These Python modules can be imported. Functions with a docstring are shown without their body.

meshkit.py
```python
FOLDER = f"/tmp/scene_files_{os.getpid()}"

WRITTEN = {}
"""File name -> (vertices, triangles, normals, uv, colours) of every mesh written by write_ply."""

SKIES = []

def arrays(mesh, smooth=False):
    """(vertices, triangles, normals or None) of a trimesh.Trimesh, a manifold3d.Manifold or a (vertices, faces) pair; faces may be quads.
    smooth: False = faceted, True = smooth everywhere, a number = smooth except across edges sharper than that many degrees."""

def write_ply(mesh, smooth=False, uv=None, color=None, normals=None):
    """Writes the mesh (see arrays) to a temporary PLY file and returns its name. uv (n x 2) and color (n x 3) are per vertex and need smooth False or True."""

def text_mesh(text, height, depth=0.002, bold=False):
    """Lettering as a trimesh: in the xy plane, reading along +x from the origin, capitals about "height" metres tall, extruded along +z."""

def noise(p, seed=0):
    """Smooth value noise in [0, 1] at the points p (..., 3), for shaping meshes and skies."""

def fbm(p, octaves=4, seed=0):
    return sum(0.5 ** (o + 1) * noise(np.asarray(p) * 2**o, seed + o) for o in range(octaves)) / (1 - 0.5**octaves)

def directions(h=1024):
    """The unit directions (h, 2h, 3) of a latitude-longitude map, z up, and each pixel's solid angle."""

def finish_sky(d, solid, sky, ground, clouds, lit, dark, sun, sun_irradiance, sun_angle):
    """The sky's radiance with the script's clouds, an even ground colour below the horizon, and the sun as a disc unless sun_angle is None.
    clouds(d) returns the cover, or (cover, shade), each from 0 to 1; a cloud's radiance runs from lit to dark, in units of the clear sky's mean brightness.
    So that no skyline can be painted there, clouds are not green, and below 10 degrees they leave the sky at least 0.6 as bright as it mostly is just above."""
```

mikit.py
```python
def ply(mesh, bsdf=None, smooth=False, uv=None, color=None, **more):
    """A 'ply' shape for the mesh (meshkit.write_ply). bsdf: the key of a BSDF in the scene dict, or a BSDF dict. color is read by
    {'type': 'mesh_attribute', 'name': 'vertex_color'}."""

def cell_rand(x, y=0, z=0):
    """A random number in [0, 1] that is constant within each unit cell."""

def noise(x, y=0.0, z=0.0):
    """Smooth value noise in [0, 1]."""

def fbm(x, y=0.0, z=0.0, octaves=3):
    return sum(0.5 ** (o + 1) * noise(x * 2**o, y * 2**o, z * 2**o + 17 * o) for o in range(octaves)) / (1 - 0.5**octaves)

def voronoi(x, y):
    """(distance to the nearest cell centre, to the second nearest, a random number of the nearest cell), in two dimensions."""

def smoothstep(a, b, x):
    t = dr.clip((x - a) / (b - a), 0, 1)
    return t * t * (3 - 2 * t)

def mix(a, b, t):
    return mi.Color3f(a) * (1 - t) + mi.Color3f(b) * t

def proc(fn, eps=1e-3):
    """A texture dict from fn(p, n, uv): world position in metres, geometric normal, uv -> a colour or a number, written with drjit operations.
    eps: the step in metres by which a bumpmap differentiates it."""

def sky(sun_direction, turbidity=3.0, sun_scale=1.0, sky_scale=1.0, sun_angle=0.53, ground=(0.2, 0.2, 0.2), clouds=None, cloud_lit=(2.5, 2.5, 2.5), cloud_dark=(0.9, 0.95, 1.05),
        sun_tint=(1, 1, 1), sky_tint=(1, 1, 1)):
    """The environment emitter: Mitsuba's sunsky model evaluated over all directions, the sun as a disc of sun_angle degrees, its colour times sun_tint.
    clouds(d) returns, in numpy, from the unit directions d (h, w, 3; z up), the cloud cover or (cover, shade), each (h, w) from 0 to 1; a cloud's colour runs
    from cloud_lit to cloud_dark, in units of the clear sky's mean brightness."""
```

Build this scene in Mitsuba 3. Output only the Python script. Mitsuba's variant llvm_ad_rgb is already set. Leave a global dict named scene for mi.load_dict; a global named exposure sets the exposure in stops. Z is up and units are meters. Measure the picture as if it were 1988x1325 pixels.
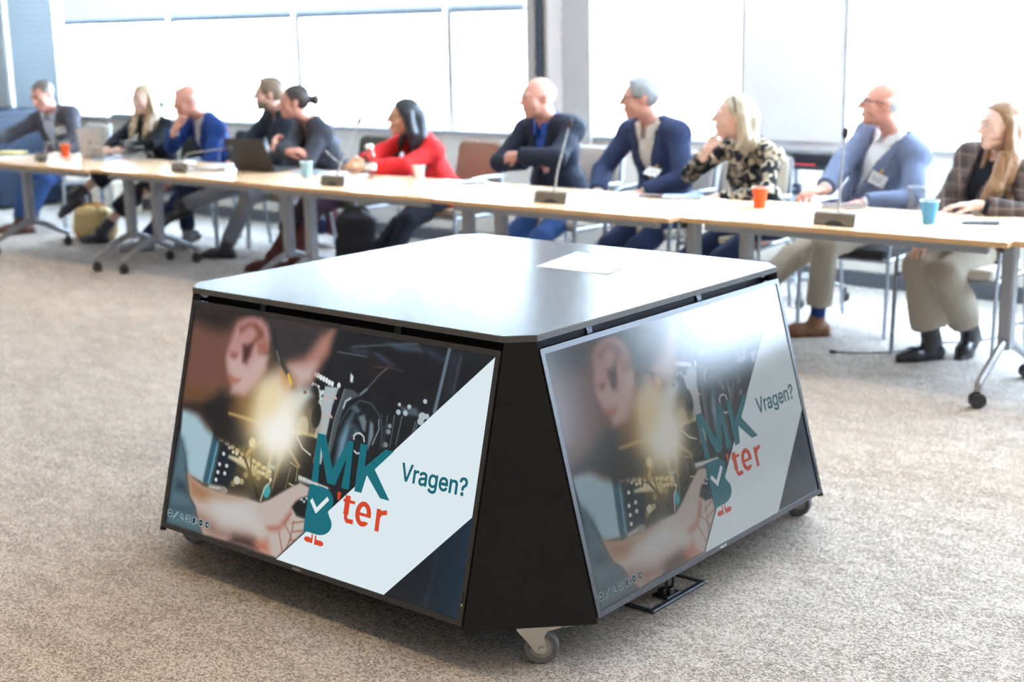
import math, random
import numpy as np, trimesh, shapely
import shapely.geometry as sg
import shapely.affinity as sa
import drjit as dr
import mitsuba as mi
import manifold3d as m3
import mikit, meshkit
from mikit import ply, proc, noise, fbm, cell_rand, smoothstep, mix

random.seed(7)
RNG = np.random.default_rng(11)
T = mi.ScalarTransform4f
scene, labels = {}, {}

# ---------------------------------------------------------------- camera, sky, lamps, exposure
exposure = -0.14
scene['camera'] = {'type': 'thinlens', 'fov': 2 * math.degrees(math.atan(994 / 2683.18)), 'fov_axis': 'x',
    'aperture_radius': 0.0082, 'focus_distance': 3.45, 'near_clip': 0.05, 'far_clip': 200.0,
    'to_world': T().look_at(origin=[0, 0, 1.6129], target=[-0.62905, 0.74629, 1.6129 - 0.21758], up=[-0.12564, 0.17862, 0.97586])}
# an even white overcast sky, slightly cool
scene['overcast_sky'] = {'type': 'constant', 'radiance': {'type': 'rgb', 'value': [20.5, 26.6, 34.0]}}
LAMP = [40.0, 27.5, 14.5]      # radiance of the ceiling luminaires (warm white)

# ---------------------------------------------------------------- helpers
def lin(c):
    c = np.asarray(c, float) / 255.0
    return np.where(c < 0.04045, c / 12.92, ((c + 0.055) / 1.055) ** 2.4)

def lc(c):
    return tuple(float(x) for x in lin(c))

def rgb(c):
    return {'type': 'rgb', 'value': [float(x) for x in lin(c)]}

def mat(name, col, rough=0.6, metal=0.0, spec=0.5, **more):
    """A named principled material; col is an sRGB triple or a texture dict."""
    scene[name] = {'type': 'twosided', 'inner': {'type': 'principled', 'base_color': col if isinstance(col, dict) else rgb(col),
        'roughness': float(rough), 'metallic': float(metal), 'specular': float(spec), **more}}
    return name

USED = set()
def num(name):
    """The key itself, or the next free numbered one."""
    k, i = name, 0
    while k in USED:
        i += 1; k = f'{name}_{i:03d}'
    USED.add(k)
    return k

def thing(name, label, cat, group=None):
    key = num(name)
    labels[key] = {'label': label, 'category': cat}
    if group:
        labels[key]['group'] = group
    return key

def part(parent, name, mesh, bsdf, smooth=35, label=None, shape=None, **more):
    """One entry under parent (or a copy of a finished shape dict)."""
    key = num(f'{parent}__{name}')
    scene[key] = dict(shape, **more) if shape else ply(mesh, bsdf, smooth=smooth, **more)
    if label:
        labels[key] = {'label': label}
    return key

def single(name, mesh, bsdf, label, cat, group=None, smooth=35, **more):
    key = num(name)
    scene[key] = ply(mesh, bsdf, smooth=smooth, **more)
    labels[key] = {'label': label, 'category': cat}
    if group:
        labels[key]['group'] = group
    return key

def struct(name, mesh, bsdf, smooth=35, **more):
    scene[name] = ply(mesh, bsdf, smooth=smooth, **more)
    labels[name] = {'kind': 'structure'}
    return name

def cat(*ms):
    ms = [m for m in ms if m is not None]
    return trimesh.util.concatenate(ms)

def rotm(axis, a):
    return trimesh.transformations.rotation_matrix(a, axis)

def xf(m, M):
    m = m.copy(); m.apply_transform(M); return m

def mv(m, x=0, y=0, z=0):
    m = m.copy(); m.apply_translation([x, y, z]); return m

def hull(pts):
    return trimesh.convex.convex_hull(np.asarray(pts, float))

def box(x0, x1, y0, y1, z0, z1, b=0.0):
    """A box with its edges chamfered by b."""
    c = np.array([(x0 + x1) / 2, (y0 + y1) / 2, (z0 + z1) / 2]); h = np.array([x1 - x0, y1 - y0, z1 - z0]) / 2
    if b <= 0:
        m = trimesh.creation.box(h * 2); m.apply_translation(c); return m
    b = min(b, h.min() * 0.95)
    P = []
    for sx in (-1, 1):
        for sy in (-1, 1):
            for sz in (-1, 1):
                for k in range(3):
                    d = h - b; d[k] = h[k]
                    P.append(c + d * (sx, sy, sz))
    return hull(P)

def frame_along(path):
    p = np.asarray(path, float)
    t = np.gradient(p, axis=0); t /= np.linalg.norm(t, axis=1, keepdims=True)
    n = np.cross(t[0], [0, 0, 1.0] if abs(t[0][2]) < 0.9 else [1.0, 0, 0]); n /= np.linalg.norm(n)
    N = []
    for k in range(len(p)):
        n = n - t[k] * (n @ t[k]); n /= np.linalg.norm(n); N.append(n.copy())
    N = np.array(N)
    return p, t, N, np.cross(t, N)

def tube(path, r, sides=10, r2=None, cap=True, up=None):
    """A swept tube; r a number or one per point; r2 makes it a flat oval (r across up, r2 along the normal)."""
    p, t, n, b = frame_along(path)
    if up is not None:
        u = np.asarray(up, float); n = u - t * (t @ u)[:, None]; n /= np.linalg.norm(n, axis=1, keepdims=True); b = np.cross(t, n)
    r = np.broadcast_to(np.asarray(r, float), (len(p),)); q = r if r2 is None else np.broadcast_to(np.asarray(r2, float), (len(p),))
    a = np.arange(sides) * 2 * np.pi / sides + np.pi / sides
    v = p[:, None] + (np.cos(a)[None, :, None] * n[:, None] * q[:, None, None] + np.sin(a)[None, :, None] * b[:, None] * r[:, None, None])
    f = []
    for i in range(len(p) - 1):
        for j in range(sides):
            k = (j + 1) % sides
            f += [[i * sides + j, i * sides + k, (i + 1) * sides + k], [i * sides + j, (i + 1) * sides + k, (i + 1) * sides + j]]
    v = v.reshape(-1, 3)
    if cap:
        n0 = len(v); v = np.vstack([v, p[:1], p[-1:]])
        e = (len(p) - 1) * sides
        for j in range(sides):
            k = (j + 1) % sides
            f += [[n0, k, j], [n0 + 1, e + j, e + k]]
    return trimesh.Trimesh(v, np.array(f), process=False)

def curve(pts, n=16):
    """A smooth Catmull-Rom polyline through pts."""
    P = np.asarray(pts, float); P = np.vstack([2 * P[0] - P[1], P, 2 * P[-1] - P[-2]])
    out = []
    for i in range(1, len(P) - 2):
        for t in np.linspace(0, 1, n, endpoint=False):
            a, b, c, d = P[i - 1:i + 3]
            out.append(0.5 * (2 * b + (c - a) * t + (2 * a - 5 * b + 4 * c - d) * t * t + (3 * b - a - 3 * c + d) * t ** 3))
    return np.array(out + [P[-2]])

def lathe(prof, seg=28, at=(0, 0, 0)):
    m = trimesh.creation.revolve(np.asarray(prof, float), sections=seg)
    m.apply_translation(at); return m

def prism(poly, h, z=0):
    if not isinstance(poly, sg.base.BaseGeometry):
        poly = sg.Polygon(poly)
    m = trimesh.creation.extrude_polygon(poly, h, engine='earcut'); m.apply_translation([0, 0, z]); return m

def frame_mat(o, x, y, z):
    M = np.eye(4); M[:3, 0], M[:3, 1], M[:3, 2], M[:3, 3] = x, y, z, o; return M

# ---------------------------------------------------------------- materials of the setting
def carpet_col(p, n, uv):
    # salt and pepper loop pile in brown, grey and ecru, its rows running along the room
    a = cell_rand(p.x * 210, p.y * 330, 3)
    b = noise(p.x * 120, p.y * 190, 1)
    c = fbm(p.x * 9, p.y * 26, 2, octaves=2)
    d = fbm(p.x * 1.3, p.y * 1.3, 5, octaves=2)
    t = dr.clip(0.6 * a + 0.4 * b + 0.22 * (c - 0.5) + 0.10 * (d - 0.5), 0, 1)
    col = mix(lc((126, 119, 112)), lc((216, 211, 204)), smoothstep(0.12, 0.88, t))
    return col

def carpet_bump(p, n, uv):
    return 0.5 * cell_rand(p.x * 210, p.y * 330, 3) + 0.5 * noise(p.x * 120, p.y * 190, 1)

scene['carpet'] = {'type': 'twosided', 'inner': {'type': 'diffuse', 'reflectance': proc(carpet_col)}}
mat('wall_paint', (212, 206, 195), 0.8, spec=0.2)
mat('wall_grey', (186, 184, 179), 0.8, spec=0.2)
mat('white_paint', (240, 240, 238), 0.7, spec=0.3)
mat('ceiling_white', (236, 235, 230), 0.9, spec=0.1)
mat('skirting_dark', (74, 76, 80), 0.5)
mat('frame_light', (205, 206, 205), 0.45)
mat('blind_rail', (168, 184, 200), 0.5)
mat('wall_dim', (150, 146, 140), 0.8, spec=0.2)
mat('dark_metal', (40, 46, 54), 0.5)
mat('sill_grey', (150, 152, 156), 0.5)
scene['pane_glass'] = {'type': 'thindielectric', 'int_ior': 1.5}
scene['blind_cloth'] = {'type': 'principledthin', 'base_color': rgb((222, 234, 246)), 'roughness': 0.8, 'diff_trans': 0.078, 'spec_trans': 0.0}

scene['blind_dense'] = {'type': 'principledthin', 'base_color': rgb((206, 220, 230)), 'roughness': 0.8, 'diff_trans': 0.035, 'spec_trans': 0.0}

# ---------------------------------------------------------------- room shell (x along the window wall, y towards it, z up)
XL, XR, YB, YW, ZC = -13.72, 5.2, -4.2, 8.05, 2.85
SILL, HEAD = 0.878, 2.66
S0 = -6.788                       # offset of the measured distances along the window wall
struct('floor', box(XL - 0.2, XR + 0.2, YB - 0.2, YW + 0.4, -0.12, 0.0), 'carpet', smooth=False)
struct('ceiling', box(XL - 0.2, XR + 0.2, YB - 0.2, YW + 0.4, ZC, ZC + 0.15), 'ceiling_white', smooth=False)
struct('wall_left', box(XL - 0.2, XL, YB, YW + 0.3, 0, ZC), 'wall_grey', smooth=False)
struct('wall_right', box(XR, XR + 0.2, YB, YW + 0.3, 0, ZC), 'wall_dim', smooth=False)
struct('wall_back', box(XL, XR, YB - 0.2, YB, 0, ZC), 'wall_dim', smooth=False)
# window wall: apron below the sills, header, piers between the window bands
bands = [(S0 - 6.93, S0 - 6.014), (S0 - 6.002, S0 + 0.195), (S0 + 0.822, S0 + 8.02), (S0 + 9.4, S0 + 11.7)]
wall = [box(XL, XR, YW, YW + 0.25, 0, SILL), box(XL, XR, YW, YW + 0.25, HEAD, ZC)]
edges = [XL] + [e for b_ in bands for e in b_] + [XR]
for a, b_ in zip(edges[0::2], edges[1::2]):
    if b_ - a > 0.01:
        wall.append(box(a, b_, YW, YW + 0.25, SILL, HEAD))
struct('wall_window', cat(*wall), 'wall_paint', smooth=False)
# grey pillar face, white strip and dark pipe between the two window bands
struct('trim_1', box(S0 + 0.565, S0 + 0.822, YW - 0.055, YW + 0.02, 0, ZC, 0.004), 'wall_grey')
struct('trim_2', box(S0 + 0.402, S0 + 0.565, YW - 0.02, YW + 0.02, 0, ZC, 0.004), 'white_paint')
struct('trim_3', box(S0 + 0.199, S0 + 0.285, YW - 0.012, YW + 0.02, SILL, ZC, 0.003), 'wall_grey')
struct('trim_4', tube([(S0 + 0.340, YW - 0.03, SILL), (S0 + 0.340, YW - 0.03, ZC)], 0.026, 14), 'dark_metal')
struct('baseboard_window', box(XL, XR, YW - 0.016, YW, 0, 0.095, 0.003), 'skirting_dark')
struct('baseboard_left', box(XL, XL + 0.016, YB, YW - 0.02, 0, 0.095, 0.003), 'skirting_dark')
struct('trim_5', box(XL + 0.02, XR, YW - 0.035, YW - 0.001, SILL - 0.022, SILL + 0.004, 0.003), 'sill_grey')
mulls = {0: [], 1: [S0 - 4.12, S0 - 2.372, S0 - 0.617], 2: [S0 + 4.35, S0 + 6.2], 3: [S0 + 10.5]}
wn = 0
for i, (a, b_) in enumerate(bands):
    wn += 1
    k = f'window_{wn}'
    cuts = [a] + mulls[i] + [b_]
    wl_, wr_ = (0.008 if i == 1 else 0.022), (0.008 if i == 0 else 0.022)
    fr = [box(a, a + wl_, YW + 0.06, YW + 0.11, SILL, HEAD), box(b_ - wr_, b_, YW + 0.06, YW + 0.11, SILL, HEAD),
          box(a + wl_, b_ - wr_, YW + 0.06, YW + 0.11, SILL, SILL + 0.012), box(a + wl_, b_ - wr_, YW + 0.06, YW + 0.11, HEAD - 0.05, HEAD)]
    struct(k, cat(*fr), 'frame_light', smooth=False)
    for c in mulls[i]:
        part(k, 'mullion', box(c - 0.031, c + 0.031, YW + 0.05, YW + 0.10, SILL + 0.012, HEAD - 0.05), 'frame_light', smooth=False)
    for a1, b1 in zip(cuts[:-1], cuts[1:]):
        v = np.array([[a1 + 0.007, YW + 0.085, SILL + 0.01], [b1 - 0.007, YW + 0.085, SILL + 0.01], [b1 - 0.007, YW + 0.085, HEAD - 0.04], [a1 + 0.007, YW + 0.085, HEAD - 0.04]])
        part(k, 'pane', (v, np.array([[0, 1, 2], [0, 2, 3]])), 'pane_glass', smooth=False)
# pleated blinds: one per pane of the long window, let down to 1.77 m; a full one in the narrow window at the far left
def pleated(x0, x1, z0, z1, y, pitch=0.02, depth=0.012):
    n = max(2, int((z1 - z0) / pitch))
    z = np.linspace(z0, z1, n + 1); yy = y + np.where(np.arange(n + 1) % 2 == 0, 0, -depth)
    v = np.vstack([np.stack([np.full(n + 1, x0), yy, z], 1), np.stack([np.full(n + 1, x1), yy, z], 1)])
    i = np.arange(n)
    return trimesh.Trimesh(v, np.vstack([np.stack([i, i + n + 1, i + n + 2], 1), np.stack([i, i + n + 2, i + 1], 1)]), process=False)
c1 = [S0 - 5.90] + mulls[1] + [bands[1][1]]
names = ['leftmost of the pleated blinds in the long window, half lowered', 'pleated blind above the blonde woman and the bald man in blue, half lowered',
         'pleated blind above the woman in the red blazer, half lowered', 'pleated blind beside the dark pipe and the pillar, half lowered']
for j, (a1, b1) in enumerate(zip(c1[:-1], c1[1:])):
    t = thing('pleated_blind', 'white ' + names[j], 'blind', 'pleated blinds in the long window')
    part(t, 'fabric', pleated(a1 + 0.035, b1 - 0.035, 1.812, HEAD - 0.03, YW + 0.035), 'blind_cloth', smooth=False)
    part(t, 'bottom_rail', box(a1 + 0.035, b1 - 0.035, YW + 0.018, YW + 0.042, 1.768, 1.812, 0.004), 'blind_rail')
    part(t, 'head_rail', box(a1 + 0.035, b1 - 0.035, YW + 0.014, YW + 0.046, HEAD - 0.03, HEAD - 0.005, 0.004), 'frame_light')
t = thing('pleated_blind', 'white pleated blind fully lowered in the narrow window in the far left corner', 'blind')
part(t, 'fabric', pleated(bands[0][0] + 0.02, bands[0][1] - 0.02, SILL + 0.03, HEAD - 0.03, YW + 0.035, 0.03), 'blind_dense', smooth=False)
part(t, 'bottom_rail', box(bands[0][0] + 0.02, bands[0][1] - 0.02, YW + 0.018, YW + 0.042, SILL + 0.01, SILL + 0.03, 0.004), 'frame_light')
t = thing('blind_cord', 'thin pale blind cord in the window behind the man in the light blue blazer', 'cord')
part(t, 'cord', tube([(S0 + 2.98, YW - 0.01, 1.22), (S0 + 2.98, YW - 0.01, HEAD)], 0.0035, 6), 'sill_grey')
part(t, 'tassel', lathe([(0, 0), (0.006, 0.004), (0.008, 0.03), (0.003, 0.045), (0, 0.045)], 10, (S0 + 2.98, YW - 0.01, 1.18)), 'sill_grey')
# ceiling luminaires: long warm-white lines, as the warm light on the near carpet and the table's people shows
mat('lamp_housing', (232, 232, 230), 0.5)
mat('louvre', (120, 120, 120), 0.6)
for j, (yy, where) in enumerate([(-1.5, 'behind the camera'), (1.65, 'before the display kiosk'), (4.85, 'in front of the row of tables')]):
    t = thing('ceiling_light', f'long recessed warm ceiling light line {where}', 'lamp', 'linear ceiling luminaires')
    x0_, x1_ = XL + 1.2, XR - 1.0
    part(t, 'housing', cat(box(x0_, x1_, yy - 0.075, yy - 0.062, ZC - 0.13, ZC), box(x0_, x1_, yy + 0.062, yy + 0.075, ZC - 0.13, ZC), box(x0_ - 0.012, x0_, yy - 0.075, yy + 0.075, ZC - 0.13, ZC), box(x1_, x1_ + 0.012, yy - 0.075, yy + 0.075, ZC - 0.13, ZC)), 'louvre', smooth=False)
    v = np.array([[x0_, yy - 0.06, ZC - 0.01], [x1_, yy - 0.06, ZC - 0.01], [x1_, yy + 0.06, ZC - 0.01], [x0_, yy + 0.06, ZC - 0.01]])
    part(t, 'diffuser', (v, np.array([[0, 2, 1], [0, 3, 2]])), 'lamp_housing', smooth=False, emitter={'type': 'area', 'radiance': {'type': 'rgb', 'value': LAMP}})
# ---------------------------------------------------------------- the display kiosk in the middle of the room
def lam_col(p, n, uv):
    return mix(lc((26, 27, 29)), lc((36, 37, 39)), noise(p.x * 900, p.y * 900, p.z * 900))
mat('black_laminate', proc(lam_col), 0.27, spec=1.0, clearcoat=1.0, clearcoat_gloss=0.45)
mat('black_panel', (17, 18, 21), 0.5, spec=0.25)
mat('kiosk_core', (12, 12, 13), 0.7, spec=0.2)
mat('bezel', (66, 66, 68), 0.36, metal=0.65, spec=0.6)
mat('bezel_silver_text', (215, 218, 222), 0.3, metal=0.6)
mat('bracket_steel', (70, 74, 80), 0.45, metal=0.6)
mat('zinc', (196, 194, 184), 0.35, metal=0.85)
mat('tyre_grey', (92, 94, 97), 0.6)
mat('hub_grey', (168, 167, 163), 0.5)
mat('rubber_black', (24, 25, 27), 0.55)
mat('cable_black', (20, 20, 22), 0.5)
KM = frame_mat([-2.8497, 3.2755, 0], [math.cos(0.0108), math.sin(0.0108), 0], [-math.sin(0.0108), math.cos(0.0108), 0], [0, 0, 1])
kiosk = thing('display_kiosk', 'low black four-sided display kiosk on castors with tilted monitors and a black table top', 'display kiosk')
def octagon(a, c):
    return [(-a + c, -a), (a - c, -a), (a, -a + c), (a, a - c), (a - c, a), (-a + c, a), (-a, a - c), (-a, -a + c)]
def oct3(a, c, z):
    return [(x, y, z) for x, y in octagon(a, c)]
AT, CT, ZT, TH = 0.6851, 0.0624, 0.8638, 0.0173
part(kiosk, 'top_panel', xf(hull(oct3(AT, CT, ZT - 0.0015) + oct3(AT - 0.0015, CT, ZT) + oct3(AT, CT, ZT - TH)), KM), 'black_laminate', smooth=20, label='glossy black table top with cut corners')
part(kiosk, 'core', xf(hull(oct3(0.635, 0.03, ZT - TH) + oct3(0.795, 0.19, 0.160)), KM), 'kiosk_core', smooth=False)
part(kiosk, 'base_plate', xf(hull(oct3(0.795, 0.19, 0.160) + oct3(0.798, 0.19, 0.1465)), KM), 'kiosk_core', smooth=False)
# four leaning corner panels, flush with the monitors' faces
ap, cp, ab, cb, zb, zt_ = 0.6816, 0.0564, 0.871, 0.2456, 0.127, ZT - TH
for q in range(4):
    o = [(-ap, -ap + cp, zt_), (-ap + cp, -ap, zt_), (-ab, -ab + cb, zb), (-ab + cb, -ab, zb)]
    o = np.array(o); nrm = np.cross(o[1] - o[0], o[2] - o[0]); nrm /= np.linalg.norm(nrm)
    if nrm @ np.array([-1, -1, 0.3]) < 0:
        nrm = -nrm
    part(kiosk, 'corner_panel', xf(hull(np.vstack([o, o - nrm * 0.018])), KM @ rotm([0, 0, 1], q * math.pi / 2)), 'black_panel', smooth=False)

# monitor plane: w to the viewer's right, s down the slope from the picture's top edge, d out of the face
DT, DB = np.array([0.6906, 0.8111]), np.array([0.8631, 0.1528])
SL = np.linalg.norm(DB - DT); ds_ = (DB - DT) / SL
PW, PH = 1.21, 0.68
def tv_mat(q):
    s = np.array([0, -ds_[0], ds_[1]]); n = np.cross([1.0, 0, 0], -s); n /= np.linalg.norm(n)
    if n[1] > 0:
        n = -n
    o = np.array([0, -DT[0], DT[1]]) + s * (SL - PH) / 2
    return KM @ rotm([0, 0, 1], q * math.pi / 2) @ frame_mat(o, [1, 0, 0], -s, n)     # local x = w, y = up the slope (0 at the picture's top), z = out
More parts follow.
